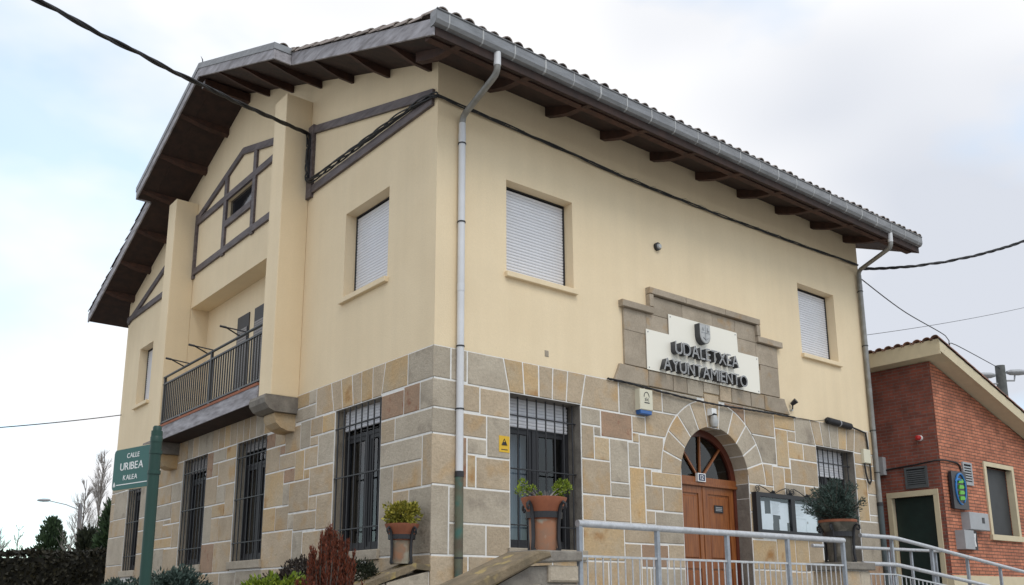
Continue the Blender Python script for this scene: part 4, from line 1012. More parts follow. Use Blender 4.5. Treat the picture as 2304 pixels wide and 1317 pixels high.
# ------------------------------------------------------------------ forecourt walls, steps, rails
W1 = thing('garden_wall', 'low garden wall with sloped coping running off the house corner', 'wall', (-1.4, .17, -2.05))
c1 = [(-.02, -.035), (-.22, -.02), (-.50, -.125), (-1.01, -.30), (-2.6, -.86)]
for (xa, za), (xb, zb) in zip(c1, c1[1:]): obj('coping_stone', MB().prism([(xa, za - .07), (xb, zb - .07), (xb, zb), (xa, za)], FR, -.36, .022), LICHEN, W1)
xs_ = [-.02, -.62, -1.15, -1.8, -2.6]
for a, b in zip(xs_, xs_[1:]):
    f = lambda x: (-.10 if x > -.22 else -.20 - .345 * (-.5 - x) if x < -.5 else -.09 - (.105 + .005) * (-.22 - x) / .28)
    obj('stone', stone_mb([(a, f(a) - .0), (b, f(b)), (b, -2.05), (a, -2.05)], FR, -.32, .004, .011), random.choice((ST_GREY, ST_TAN, ST_GREY)), W1)
ml = MB().prism([(-.02, f(-.02) - .01), (-2.6, f(-2.6) - .01), (-2.6, -2.05), (-.02, -2.05)], FR, -.31, -.004); obj('mortar', ml, MORTAR, W1)
W2 = thing('stair_wall', 'rough grey stair wall with mossy sloped coping beside the railing', 'wall', (-.6, -2.3, -2.05))
YF, YK = 2.47, 2.09
obj('cap_stone', stone_mb([(-.50, -.105), (.12, -.075), (.12, .02), (-.46, .02)], FR, YK - .05, YF + .05, .0, .015), ST_DARK, W2)
obj('coping_stone', stone_mb([(-.30, -.045), (-.48, -.10), (-1.26, -.43), (-2.6, -1.0), (-2.6, -.86), (-1.26, -.30), (-.47, .012), (-.32, .006)], FR, YK - .04, YF + .07, .0, .02), LICHEN, W2)
random.seed(21)
zt = -.11; row = 0
while zt > -2.0:
    h = random.uniform(.17, .26); x = .12
    while x > -2.5:
        w_ = random.uniform(.24, .5); xa = max(-2.6, x - w_)
        top = lambda q: min(zt, -.17 - (.42 * (-.5 - q)) if q < -.5 else zt)
        p = [(x, max(zt - h, -2.05)), (x, top(x)), (xa, top(xa)), (xa, max(zt - h, -2.05))]
        if top(xa) - (zt - h) > .06 and top(x) - (zt - h) > .06: obj('stone', stone_mb(p, FR, YK, YF - .01 + random.random() * .03, .012, .02), random.choice((ST_DARK, ST_GREY, ST_GREY)), W2)
        x = xa
        if x <= -2.59: break
    zt -= h
obj('mortar', MB().prism([(.10, -.12), (-.5, -.14), (-2.58, -1.05), (-2.58, -2.05), (.10, -2.05)], FR, YK + .02, YF - .025), ST_DARK, W2)
stp = MB()
for k in range(7): stp.box(-2.4 + k * .32, .10, -2.08, -.03, -2.05 + k * .155, -2.05 + (k + 1) * .155)
tag(obj('stone_steps', stp, CONC), 'stone steps climbing beside the house to the door landing', 'steps')
# pillar under the right-hand pot
W3 = thing('stone_pier', 'short stone pier with a flat cap carrying the blue green shrub', 'pier', (5.4, -2.1, -.95))
obj('cap_stone', stone_mb(rect(5.02, 5.74, -.075, .03), FR, 1.80, 2.42, 0, .015), ST_DARK, W3)
for a, b, c, e, m in ((5.08, 5.42, -.5, -.08, ST_TAN), (5.42, 5.68, -.36, -.08, ST_GREY), (5.42, 5.68, -.95, -.36, ST_OCHRE), (5.08, 5.42, -.95, -.5, ST_OCHRE)): obj('stone', stone_mb(rect(a, b, c, e), FR, 1.86, 2.365, .010), m, W3)
obj('mortar', MB().prism(rect(5.10, 5.66, -.95, -.08), FR, 1.87, 2.352), MORTAR, W3)
# galvanised railing in front of the door
RL = thing('door_railing', 'galvanised railing with thin balusters in front of the door', 'railing', (2.5, -2.45, -.95))
yr = -2.47
obj('handrail', MB().tube([(.10, yr, .30), (4.90, yr, .30)], .036, 14), STEEL, RL, True)
obj('rail', MB().box(.10, 4.90, yr - .012, yr + .012, -.035, -.012), STEEL, RL); obj('rail', MB().box(.10, 4.90, yr - .012, yr + .012, -.86, -.835), STEEL, RL)
for x in (.125, 1.27, 2.46, 3.64, 4.875): obj('post', MB().box(x - .022, x + .022, yr - .022, yr + .022, -.95, .28), STEEL_B, RL)
bm_ = MB().tube([(0, 0, -.84), (0, 0, -.03)], .008, 6).mesh('baluster', STEEL)
x = .23
while x < 4.8:
    if min(abs(x - q) for q in (1.27, 2.46, 3.64)) > .04: b_ = link('baluster', bm_, RL); b_.location = (x - 2.5, yr + 2.45, .95)
    x += .108
RR = thing('ramp_railing', 'double galvanised handrail sloping down along the outer edge of the ramp', 'railing', (8.0, -2.2, -.95))
def zr(x): return .42 if x < 6.7 else .42 - .1015 * (x - 6.7)
for dz, nm in ((0, 'handrail'), (-.39, 'lower_handrail')):
    e = [(5.78, -2.2, .42 + dz), (6.55, -2.2, .42 + dz), (6.7, -2.2, .417 + dz), (6.85, -2.2, zr(6.85) + dz), (12.6, -2.2, zr(12.6) + dz)]
    obj(nm, MB().tube(e, .030, 12), STEEL, RR, True)
for x in (6.70, 7.86, 9.0, 10.15, 11.3, 12.5): obj('post', MB().box(x - .022, x + .022, -2.2 + .03, -2.2 + .07, -1.6, zr(x) - .01), STEEL_B, RR)
obj('rail', MB().bar((5.80, -2.17, -.11), (6.7, -2.17, -.11), .02, .02), STEEL, RR); obj('rail', MB().bar((6.7, -2.17, -.11), (12.6, -2.17, zr(12.6) - .53), .02, .02), STEEL, RR)
x = 5.9
while x < 12.5: b_ = MB().tube([(x, -2.17, zr(x) - 1.3), (x, -2.17, zr(x) - .53)], .008, 5); obj('baluster', b_, STEEL, RR); x += .12
RB = thing('inner_ramp_railing', 'short level handrail on posts against the stone wall by the brick house', 'railing', (10, -.55, -.95))
obj('handrail', MB().tube([(7.0, -.62, .39), (11.2, -.62, .42)], .030, 12), STEEL, RB, True)
for x in (8.0, 9.4, 10.2, 11.1): obj('post', MB().box(x - .022, x + .022, -.60, -.56, -.95, .40), STEEL_B, RB)
# ------------------------------------------------------------------ plants
def leaf(mb, p, d, ln, wd):
    d = d.normalized(); s = d.cross(Vector((random.gauss(0, 1), random.gauss(0, 1), random.gauss(0, 1)))).normalized() * wd / 2
    mb.add([p, p + d * ln * .5 + s, p + d * ln, p + d * ln * .5 - s], [(0, 1, 2, 3)])
def rnd(): 
    while True:
        v = Vector((random.uniform(-1, 1), random.uniform(-1, 1), random.uniform(-1, 1)))
        if .05 < v.length < 1: return v
def clumps(c, rad, nc, nl, ln, wd, cr, up=.3, shell=.55, cone=False):
    mb = MB(); c = Vector(c); rad = Vector(rad)
    for i in range(nc):
        v = rnd(); v = v.normalized() * (shell + (1 - shell) * random.random())
        if cone: t = random.random() ** 1.3; a = random.uniform(0, 6.283); k = (1 - t) ** .62 * (.75 + .25 * random.random()); v = Vector((math.cos(a) * k, math.sin(a) * k, -1 + 2 * t))
        q = c + Vector((v.x * rad.x, v.y * rad.y, v.z * rad.z)); cc_ = cr * random.uniform(.6, 1.25)
        for j in range(nl):
            o = rnd(); d = (o + v * .8 + Vector((0, 0, up))); leaf(mb, q + o * cc_, d, ln * random.uniform(.7, 1.3), wd)
    return mb
def stems(c0, c, rad, n, r=.006):
    mb = MB()
    for i in range(n):
        v = rnd(); e = Vector(c) + Vector((v.x * rad[0], v.y * rad[1], v.z * rad[2])) * .8; s = Vector(c0); m = s.lerp(e, .5) + rnd() * .03; mb.tube([s, m, e], [r, r * .8, r * .4], 5)
    return mb
def plant(name, label, cat, base, c, rad, mats, nc, nl, ln, wd, cr, group=None, ns=10, **k):
    t = thing(name, label, cat, base, group); obj('foliage', clumps(c, rad, nc, nl, ln, wd, cr, **k), mats, t, fix=False); obj('stem', stems(base, c, rad, ns), BARK, t); return t
random.seed(5)
def pot(x, y, z, s, label_p, label_s, mp_, mb_=None):
    t = thing('flower_pot', label_p, 'flower pot', (x, y, z), 'terracotta pots in iron stands')
    obj('bowl', MB().lathe([(.150 * s, .30 * s), (.156 * s, .36 * s), (.180 * s, .41 * s), (.208 * s, .46 * s), (.225 * s, .50 * s), (.228 * s, .515 * s), (.215 * s, .518 * s), (.20 * s, .47 * s), (.0, .45 * s)], (x, y, z), 24), mb_ or TERRA, t, True)
    obj('body', MB().lathe([(.0, .0), (.138 * s, .0), (.142 * s, .05 * s), (.146 * s, .15 * s), (.149 * s, .27 * s), (.149 * s, .31 * s)], (x, y, z), 24), mp_, t, True)
    obj('soil', MB().lathe([(.0, .47 * s), (.203 * s, .475 * s)], (x, y, z), 20), SOIL, t)
    st = thing('pot_stand', label_s, 'pot stand', (x, y, z), 'wrought iron pot stands')
    obj('hoop', MB().lathe([(.172 * s, .315 * s), (.180 * s, .315 * s), (.182 * s, .375 * s), (.174 * s, .375 * s), (.172 * s, .315 * s)], (x, y, z), 24), IRON, st)
    for k in range(4):
        a = R(12 + 90 * k); dx, dy_ = math.cos(a), math.sin(a); P_ = []
        prof = [(.178, .0), (.184, .02), (.172, .12), (.176, .25), (.188, .36), (.205, .435), (.235, .465), (.262, .445), (.266, .41), (.248, .392), (.234, .40), (.236, .42)]
        for rr, zz in prof: P_.append((x + dx * rr * s, y + dy_ * rr * s, z + zz * s))
        obj('leg', MB().tube(P_, [.019 * s] * 5 + [.016 * s] * 3 + [.011 * s] * 4, 6), IRON, st, True)
        obj('foot', MB().lathe([(0, 0), (.022 * s, 0), (.018 * s, .025 * s), (0, .03 * s)], (x + dx * .166 * s, y + dy_ * .166 * s, z), 8), IRON, st)
MOSSY = mat('dull_mossy_clay', (.115, .10, .08), .95, col2=(.07, .065, .05), scale=7, bump=.5, spots=(6, .55, .65, (.17, .15, .12)), fine=.2)
pot(-.29, .20, -.024, .91, 'mossy terracotta pot with a yellow shrub at the house corner', 'black iron stand holding the pot at the house corner', TERRA_M)
pot(-.16, -2.26, .022, 1.03, 'terracotta pot with sparse twigs on the grey stair wall', 'black iron stand holding the pot on the grey stair wall', mat('worn_terracotta', (.36, .15, .075), .85, col2=(.24, .15, .10), scale=6, spots=(5, .55, .66, (.36, .32, .25))))
pot(5.40, -2.1, .032, 1.12, 'dark weathered pot carrying the large blue green shrub', 'black iron stand on the stone pier near the notice board', MOSSY, MOSSY)
obj('rim', MB().lathe([(.253, .55), (.258, .565), (.258, .585), (.246, .588), (.24, .56)], (5.40, -2.1, .032), 24), TERRA, [o for o in COL.objects if o.name == 'flower_pot.002'][0], True)
plant('potted_shrub', 'compact yellow green shrub in the pot at the house corner', 'shrub', (-.29, .20, .46), (-.29, .20, .56), (.20, .20, .14), [LF_YEL], 60, 34, .045, .028, .05)
sp_ = thing('potted_seedling', 'sparse lime tufts on thin twigs in the pot on the stair wall', 'shrub', (-.16, -2.26, .5))
fm = MB(); sm = MB()
for cx_, cy_, cz_, r_, n_ in ((.06, -2.30, .70, .055, 130), (.10, -2.33, .66, .045, 90), (.01, -2.28, .66, .045, 90), (.0, -2.3, .60, .03, 50), (-.52, -2.36, .66, .04, 70), (-.56, -2.36, .585, .04, 70), (-.42, -2.33, .60, .025, 40), (-.36, -2.33, .63, .025, 30), (-.25, -2.3, .57, .02, 30), (.05, -2.3, .56, .02, 30)):
    q = Vector((cx_, cy_, cz_)); sm.tube([(-.16, -2.26, .48), Vector((-.16, -2.26, .48)).lerp(q, .5) + Vector((0, 0, .02)), q], [.006, .005, .003], 5)
    for j in range(n_): o = rnd(); leaf(fm, q + o * r_, o + Vector((0, 0, .5)), .032, .016)
for k in range(22): a = random.uniform(-.17, .17); sm.tube([(-.16 + a * .6, -2.26, .48), (-.16 + a, -2.26 + random.uniform(-.05, .05), .56 + random.random() * .09)], [.003, .0015], 4)
obj('foliage', fm, LF_LIME, sp_, fix=False); obj('stem', sm, TWIG, sp_)
def branchy(name, label, base, tips, mat_l, ln, wd, per, tuft, r=.012, droop=0.0):
    """Branches from the base to the given tips, needles in tufts along the outer half of each."""
    t = thing(name, label, 'shrub', base); fm_ = MB(); sm_ = MB(); b_ = Vector(base)
    for tip in tips:
        tip = Vector(tip); mid = b_.lerp(tip, .5) + rnd() * .05 + Vector((0, 0, droop)); sm_.tube([b_, mid, tip], [r, r * .7, r * .3], 5)
        n = 5
        for k in range(n):
            q = mid.lerp(tip, k / (n - 1)); ax = (tip - mid).normalized(); sz = tuft * (1.0 - .45 * k / n)
            for j in range(per // n): o_ = rnd(); leaf(fm_, q + o_ * sz, o_ * .9 + ax * .7 + Vector((0, 0, .15)), ln * random.uniform(.6, 1.3), wd)
    obj('foliage', fm_, mat_l, t, fix=False); obj('stem', sm_, BARK, t); return t
random.seed(31)
tips = []
for k in range(64):
    a = random.uniform(0, 6.283); e = random.uniform(-.25, 1.45); rr = random.uniform(.26, .46); tips.append((5.36 + math.cos(a) * math.cos(e) * rr * 1.12, -2.12 + math.sin(a) * math.cos(e) * rr * .9, .74 + math.sin(e) * rr * .98))
branchy('blue_conifer_shrub', 'spreading blue green dwarf conifer in the pot on the pier', (5.38, -2.1, .60), tips, LF_BLUE, .045, .013, 130, .065)
tips = []
for k in range(78):
    a = random.uniform(0, 6.283); z = random.random(); rr = .36 * (1 - z ** 2.2) ** .6 * random.uniform(.55, 1.1); tips.append((-1.5 + math.cos(a) * rr, -.27 + math.sin(a) * rr, -.52 + z * .80 + random.uniform(-.04, .04)))
RC = thing('red_conifer', 'rusty red columnar conifer below the corner window', 'shrub', (-1.5, -.27, -.75)); fm = MB(); sm = MB()
for tx, ty, tz in tips:
    p0 = Vector((-1.5 + (tx + 1.5) * .7, -.27 + (ty + .27) * .7, -.75)); p1 = Vector((tx, ty, tz)); sm.tube([p0, p0.lerp(p1, .6) + rnd() * .02, p1], [.012, .009, .004], 5); L0 = (p1 - p0).length
    for k in range(int(L0 * 420)):
        t_ = random.random() ** .7; q = p0.lerp(p1, t_); o_ = rnd(); w_ = .055 * (1.15 - t_); leaf(fm, q + Vector((o_.x * w_, o_.y * w_, o_.z * .05)), Vector((o_.x * .5, o_.y * .5, 1.0)), .05 * random.uniform(.6, 1.3), .011)
obj('foliage', fm, LF_RED, RC, fix=False); obj('stem', sm, BARK, RC)
plant('lime_shrub', 'bright lime leaved low shrub between the red conifer and the pole', 'shrub', (-1.6, .8, -.75), (-1.6, .80, -.42), (.42, .45, .26), [LF_LIME], 90, 34, .06, .034, .07)
plant('purple_shrub', 'dull purple brown shrub behind the red conifer', 'shrub', (-1.1, 1.15, -.75), (-1.1, 1.10, -.36), (.42, .80, .40), [LF_PURP], 170, 40, .05, .026, .08)
plant('dark_hedge', 'clipped dark hedge under the corner window behind the coping', 'hedge', (-.75, .7, -.75), (-.72, .72, -.35), (.32, .62, .39), [LF_DARK], 260, 44, .035, .018, .06, shell=.8)
plant('pale_tipped_shrub', 'grey green shrub with pale tips right of the street sign pole', 'shrub', (-2.0, 2.95, -.75), (-2.0, 2.95, -.36), (.42, .68, .30), [LF_BLUE], 100, 44, .06, .03, .09, shell=.45)
plant('grey_green_shrub', 'grey green low shrub left of the street sign pole', 'shrub', (-2.0, 4.75, -.75), (-2.0, 4.75, -.38), (.4, .55, .26), [LF_BLUE], 80, 40, .055, .03, .08, shell=.45)
# ------------------------------------------------------------------ street name sign on its green pole
SP = thing('sign_pole', 'dark green metal street sign pole in the foreground', 'pole', (-4.24, -2.90, -2.05))
bx, by = -4.215, -2.865
obj('shaft', MB().tube([(bx, by, -2.05), (bx - .012, by - .02, .70)], .038, 18), GREENP, SP, True)
obj('top_collar', MB().lathe([(.040, .62), (.041, .655), (.034, .668), (.029, .672), (.029, .725), (.024, .735), (0, .737)], (bx - .012, by - .02, 0), 18), GREENP, SP, True)
SN = thing('street_name_sign', 'green street name sign with white lettering fixed to the green pole', 'sign', (-4.29, -2.65, .3))
dr = Vector((-.2249, .9744, 0)); nrm = Vector((-.9744, -.2249, 0)); og = Vector((-4.233, -2.842, 0))
def SNf(u, v, d): return tuple(og + dr * u + Vector((0, 0, v)) + nrm * d)
def rr_poly(u0, u1, v0, v1, r):
    P_ = []
    for cx_, cz_, a0 in ((u1 - r, v0 + r, -90), (u1 - r, v1 - r, 0), (u0 + r, v1 - r, 90), (u0 + r, v0 + r, 180)):
        for k in range(5): a = R(a0 + 22.5 * k); P_.append((cx_ + r * math.cos(a), cz_ + r * math.sin(a)))
    return P_
obj('plate', MB().prism(rr_poly(.0, .49, .325, .615, .03), SNf, -.006, .006), SIGNG, SN)
obj('plate_edge', MB().prism(rr_poly(-.004, .494, .321, .619, .032), SNf, -.010, .003), CREAMTRIM, SN)
obj('white_rule', MB().prism(rect(.03, .43, .357, .363), SNf, .006, .0075), WHITE, SN)
em = MB().prism(rect(.445, .475, .350, .356), SNf, .006, .0075); em.prism([(.445, .358), (.475, .358), (.46, .385)], SNf, .006, .0075); obj('emblem', em, WHITE, SN)
for u0, wd, v, h in ((.315, .16, .545, .034), (.395, .30, .462, .052), (.345, .185, .390, .034)):
    txt = {.545: 'CALLE', .462: 'URIBEA', .390: 'KALEA'}[v]
    write(txt, SN, SNf(u0, v, .007), -dr, (0, 0, 1), wd, h, .0008, [WHITE], space=.09, off=.004)
obj('clamp', MB().tube([(bx - .01, by - .02, .40), (bx - .01, by - .02, .425)], .043, 16).tube([(bx - .01, by - .02, .54), (bx - .01, by - .02, .565)], .043, 16), GREENP, SN, True)
# ------------------------------------------------------------------ brick house on the right
BH = thing('brick_house', 'red brick house with a sloping tiled roof right of the town hall', 'building', (11.26, -.79, -.95))
BX, BY = 11.26, -.79
def bz(x): return 4.13 - .295 * (x - BX)
bw = MB(); hole = (13.13, 14.33, .80, 2.20)
us = [BX, hole[0], hole[1], 20.0]
for a, b in zip(us, us[1:]):
    vs_ = [(-.03, hole[2]), (hole[2], hole[3]), (hole[3], None)]
    for c, e in vs_:
        if a == hole[0] and c == hole[2]: continue
        bw.add([(a, BY, c), (b, BY, c), (b, BY, e if e is not None else bz(b)), (a, BY, e if e is not None else bz(a))], [(0, 1, 2, 3)])
for p, q in (((hole[0], hole[2]), (hole[1], hole[2])), ((hole[1], hole[2]), (hole[1], hole[3])), ((hole[1], hole[3]), (hole[0], hole[3])), ((hole[0], hole[3]), (hole[0], hole[2]))):
    bw.add([(p[0], BY, p[1]), (q[0], BY, q[1]), (q[0], BY + .2, q[1]), (p[0], BY + .2, p[1])], [(0, 1, 2, 3)])
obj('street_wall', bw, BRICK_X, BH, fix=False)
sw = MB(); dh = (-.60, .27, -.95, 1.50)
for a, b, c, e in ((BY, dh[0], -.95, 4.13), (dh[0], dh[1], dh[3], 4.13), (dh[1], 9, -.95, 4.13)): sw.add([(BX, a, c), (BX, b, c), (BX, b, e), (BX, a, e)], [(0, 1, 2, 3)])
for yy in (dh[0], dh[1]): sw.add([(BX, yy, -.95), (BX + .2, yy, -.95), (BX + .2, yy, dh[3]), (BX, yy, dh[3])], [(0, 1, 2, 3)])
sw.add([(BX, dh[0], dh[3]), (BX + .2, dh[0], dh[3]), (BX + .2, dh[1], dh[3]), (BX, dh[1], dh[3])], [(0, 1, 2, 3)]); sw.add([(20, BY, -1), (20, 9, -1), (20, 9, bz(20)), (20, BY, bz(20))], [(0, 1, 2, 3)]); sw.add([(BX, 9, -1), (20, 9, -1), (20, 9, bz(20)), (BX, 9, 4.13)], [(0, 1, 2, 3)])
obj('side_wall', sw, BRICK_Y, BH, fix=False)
obj('plinth', MB().box(BX - .02, 20.02, BY - .03, BY + .2, -1.0, -.03), CREAMTRIM, BH)
dd = obj('side_door', MB().box(BX + .12, BX + .16, dh[0], dh[1], -.95, dh[3]), DGREEN, BH)
ft = MB().box(BX - .03, BX + .10, dh[0] - .09, dh[0] + .005, -.95, dh[3]).box(BX - .03, BX + .10, dh[1] - .005, dh[1] + .09, -.95, dh[3]).box(BX - .032, BX + .10, dh[0] - .09, dh[1] + .09, dh[3], dh[3] + .11); obj('door_frame', ft, CREAMTRIM, dd)
wf = MB()
for a, b, c, e in ((hole[0] - .09, hole[1] + .09, hole[3], hole[3] + .09), (hole[0] - .09, hole[0] + .01, hole[2], hole[3]), (hole[1] - .01, hole[1] + .09, hole[2], hole[3])): pbox(wf, FR, a, b, c, e, -BY - .1, -BY + .03)
pbox(wf, FR, hole[0] - .12, hole[1] + .14, hole[2] - .11, hole[2], -BY - .1, -BY + .06)
w = obj('window', wf, CREAMTRIM, BH); m_ = MB(); pbox(m_, FR, hole[0], hole[1], hole[2], hole[3], -BY - .16, -BY - .12); obj('blind', m_, mat('dark_blind', (.045, .047, .05), .6, var=.3, scale=3), w)
# roof: fascia slab following the slope, tiles on top
rp = [(BX - .30, bz(BX - .30) + .02), (20.3, bz(20.3) + .02), (20.3, bz(20.3) + .20), (BX - .30, bz(BX - .30) + .20)]
ROOFB = obj('roof', MB().prism([(x, z) for x, z in rp], FR, -9.3, -BY + .36), CREAMTRIM, BH)
obj('eave_fascia', MB().box(BX - .315, BX - .28, BY - .375, 9.3, bz(BX - .3) - .06, bz(BX - .3) + .24), CREAMTRIM, BH)
obj('verge_fascia', MB().prism([(BX - .31, bz(BX - .31) - .01), (20.3, bz(20.3) - .01), (20.3, bz(20.3) + .205), (BX - .31, bz(BX - .31) + .205)], FR, -BY + .361, -BY + .385), CREAMTRIM, BH)
tb = mat('brown_red_tile', (.26, .12, .075), .9, col2=(.15, .085, .06), scale=5, obvar=.25)
tmb = tm.copy(); tmb.materials.clear(); tmb.materials.append(tb)
ths = math.atan(.295); k = 0; x = BX - .38
while x < 17.5:
    t = link('roof_tile', tmb, ROOFB); t.location = Vector((x, BY - .33, bz(x) + .215)); t.rotation_euler = (-ths + .05, 0, -math.pi / 2)
    t.rotation_euler = (Matrix.Rotation(ths, 3, 'Y') @ Matrix.Rotation(-math.pi / 2, 3, 'Z') @ Matrix.Rotation(.06, 3, 'X')).to_euler(); x += .34
y = BY - .15
while y < 3:
    t = link('roof_tile', tmb, ROOFB); t.location = Vector((BX - .20 - .16, y, bz(BX - .36) + .215)); t.rotation_euler = (Matrix.Rotation(ths, 3, 'Y') @ Matrix.Rotation(-math.pi / 2, 3, 'Z')).to_euler(); y += .2
for t in list(ROOFB.children): t.location = t.location - Vector((0, 0, 0))
tf2 = MB(); V = []
for y in [BY - .3 + .2 * i / 4 for i in range(190)]:
    z = .07 * abs(math.sin(math.pi * ((y - BY + .3) / .2)))
    V.append([(BX - .3, y, bz(BX - .3) + .22 + z), (20.2, y, bz(20.2) + .22 + z)])
for a, b in zip(V, V[1:]): tf2.add(a + b, [(0, 1, 3, 2)])
stuff(obj('tile_field', tf2, tb, ROOFB, fix=False))
# things fixed to the brick walls
def side(u, v, d): return (BX - d, u, v)
def brk(u, v, d): return (u, BY - d, v)
def louvre(name, label, fn, u0, u1, v0, v1, n, m):
    t = thing(name, label, 'vent', fn((u0 + u1) / 2, v0, 0)); f = MB()
    for a, b, c, e in ((u0, u1, v0, v0 + .04), (u0, u1, v1 - .04, v1), (u0, u0 + .04, v0 + .04, v1 - .04), (u1 - .04, u1, v0 + .04, v1 - .04)): pbox(f, fn, a, b, c, e, .0, .03)
    obj('frame', f, m, t); q = MB(); pbox(q, fn, u0 + .03, u1 - .03, v0 + .03, v1 - .03, .002, .008); obj('backing', q, INTER, t)
    for k in range(n): a = v0 + .05 + (v1 - v0 - .1) * k / n; obj('slat', MB().prism([(u0 + .04, a), (u1 - .04, a), (u1 - .04, a + .024), (u0 + .04, a + .024)], lambda u, v, d: fn(u, v - d * .5, d + .010), 0, .016), m, t)
louvre('louvre_vent', 'dark louvred vent above the side door of the brick house', side, -.52, -.06, 1.66, 2.08, 8, VENTG)
louvre('louvre_vent', 'pale louvred vent on the sunny brick wall above the blue logo panel', brk, 12.12, 12.50, 1.74, 2.20, 7, GREYBOX)
LP = thing('logo_panel', 'black panel with a blue oval and green bars on the brick corner', 'sign', (11.8, BY - .1, 1.2))
obj('panel', MB().prism([(11.46, 1.23), (12.06, 1.23), (12.06, 1.98), (11.46, 1.95)], brk, .03, .09), mat('black_panel', (.018, .019, .025), .4), LP)
BLU = mat('logo_blue', (.02, .16, .42), .4); GRN = mat('logo_green', (.10, .42, .02), .4)
obj('oval', MB().tube([brk(11.78 + .20 * math.cos(R(t)) + .02 * math.sin(R(t)), 1.62 + .30 * math.sin(R(t)), .097) for t in range(-60, 290, 10)], [.012 + .012 * abs(math.sin(i * .09)) for i in range(35)], 6), BLU, LP)
for k, z in enumerate((1.44, 1.55, 1.66, 1.77)): obj('bar', MB().prism([(11.69, z - .04), (11.86, z - .03), (11.89, z + .0), (11.86, z + .04), (11.72, z + .035)], brk, .09, .115), GRN, LP)
obj('swirl', MB().tube([brk(11.58, 1.75, .10), brk(11.64, 1.80, .10), brk(11.75, 1.80, .10), brk(11.88, 1.78, .10)], [.012, .03, .026, .01], 6), BLU, LP)
MBX = thing('meter_box', 'grey electricity meter box on the brick wall', 'meter box', (12.2, BY - .1, .83)); obj('box', stone_mb(rect(11.86, 12.66, .84, 1.18), brk, 0, .17, 0, .012), GREYBOX, MBX); obj('dial', MB().prism(rect(12.36, 12.46, .98, 1.09), brk, .17, .176), DARKMET, MBX)
TB = thing('telephone_box', 'small grey payphone cabinet below the meter box', 'cabinet', (11.85, BY - .1, .45)); obj('hood', MB().prism(rect(11.54, 11.92, .46, .82), brk, 0, .18), GREYBOX, TB); obj('recess', MB().prism(rect(11.93, 12.22, .46, .82), brk, 0, .10), IRON, TB); obj('handset', MB().tube([brk(12.02, .52, .13), brk(12.0, .63, .14), brk(12.03, .76, .13)], [.035, .022, .035], 8), WHITE, TB, True)
SR = thing('red_siren', 'small round red alarm lamp high on the shaded brick wall', 'alarm', (BX - .05, -.42, 2.6)); obj('red_dome', MB().tube([side(-.44, 2.63, .05), side(-.44, 2.63, .11), side(-.44, 2.63, .13)], [.055, .05, .02], 12), mat('red_plastic', (.45, .02, .02), .3), SR, True); obj('base', MB().tube([side(-.44, 2.63, 0), side(-.44, 2.63, .055)], .06, 12), WHITE, SR, True)
WB = thing('wall_box', 'grey service box in the gap beside the right downpipe', 'box', (11.2, .55, 2.1)); obj('box', MB().prism(rect(.32, .72, 1.98, 2.34), side, 0, .12), GREYBOX, WB)
cable('brick_cable', 'black cable crossing the brick corner above the side door', strands([side(.9, 2.02, .02), side(.3, 2.08, .02), side(-.3, 2.12, .02), side(-.79, 2.15, .03), brk(11.7, 2.16, .02), brk(11.98, 2.12, .02), brk(12.04, 1.95, .02), brk(12.06, 1.7, .02)], .016, 1, 0, 60))
# ------------------------------------------------------------------ lamp posts and the far background
def lamp_head(mb, p, d, s=1.0):
    d = Vector(d).normalized(); p = Vector(p); sx = d.cross(Vector((0, 0, 1))).normalized()
    rings = []
    for t, w_, h in ((0, .06, .05), (.12, .13, .09), (.4, .15, .10), (.65, .11, .07), (.75, .03, .03)):
        rings.append([p + d * t * s + sx * math.cos(a) * w_ * s + Vector((0, 0, 1)) * math.sin(a) * h * s for a in [2 * math.pi * k / 10 for k in range(10)]])
    for a, b in zip(rings, rings[1:]): mb.add(a + b, [(k, (k + 1) % 10, 10 + (k + 1) % 10, 10 + k) for k in range(10)])
    mb.add(rings[0], [tuple(range(10))]); mb.add(rings[-1], [tuple(range(10))])
LR = thing('twin_lamp_post', 'concrete lamp post with two heads behind the brick house roof', 'street lamp', (25.0, 3.6, -2.05))
obj('post', MB().tube([(24.95, 3.65, -2.05), (24.55, 3.35, 6.98)], [.22, .15], 12), mat('dark_concrete', (.13, .135, .13), .9, var=.3), LR, True)
for sg, z in ((-1, 6.62), (1, 6.72)):
    d = RT * sg; d.z = 0; d.normalize(); a = Vector((24.55, 3.35, z - .25)); ar = MB().tube([a, a + d * .42 + Vector((0, 0, .0)), a + d * .46 + Vector((0, 0, .22))], .03, 6); obj('arm', ar, GREYBOX, LR)
    h = MB(); lamp_head(h, a + d * .20 + Vector((0, 0, .28)), d, 1.0); obj('lamp_head', h, GREYBOX, LR, True)
LL = thing('street_lamp', 'tall street lamp with one long arm far behind the hedge', 'street lamp', (9.3, 53.7, -2.05))
obj('post', MB().tube([(9.5, 54.0, -2.05), (9.05, 53.2, 5.65)], [.17, .12], 10), mat('grey_post', (.20, .20, .21), .8), LL, True)
hd = Vector((-.75, .60, 0)).normalized(); obj('arm', MB().tube([(9.05, 53.2, 5.2), Vector((9.05, 53.2, 5.2)) + hd * .9 + Vector((0, 0, .35)), Vector((9.05, 53.2, 5.2)) + hd * 2.1 + Vector((0, 0, .62))], .035, 6), GREYBOX, LL); h = MB(); lamp_head(h, Vector((9.05, 53.2, 5.84)) + hd * 1.95, hd, 1.1); obj('lamp_head', h, GREYBOX, LL, True)
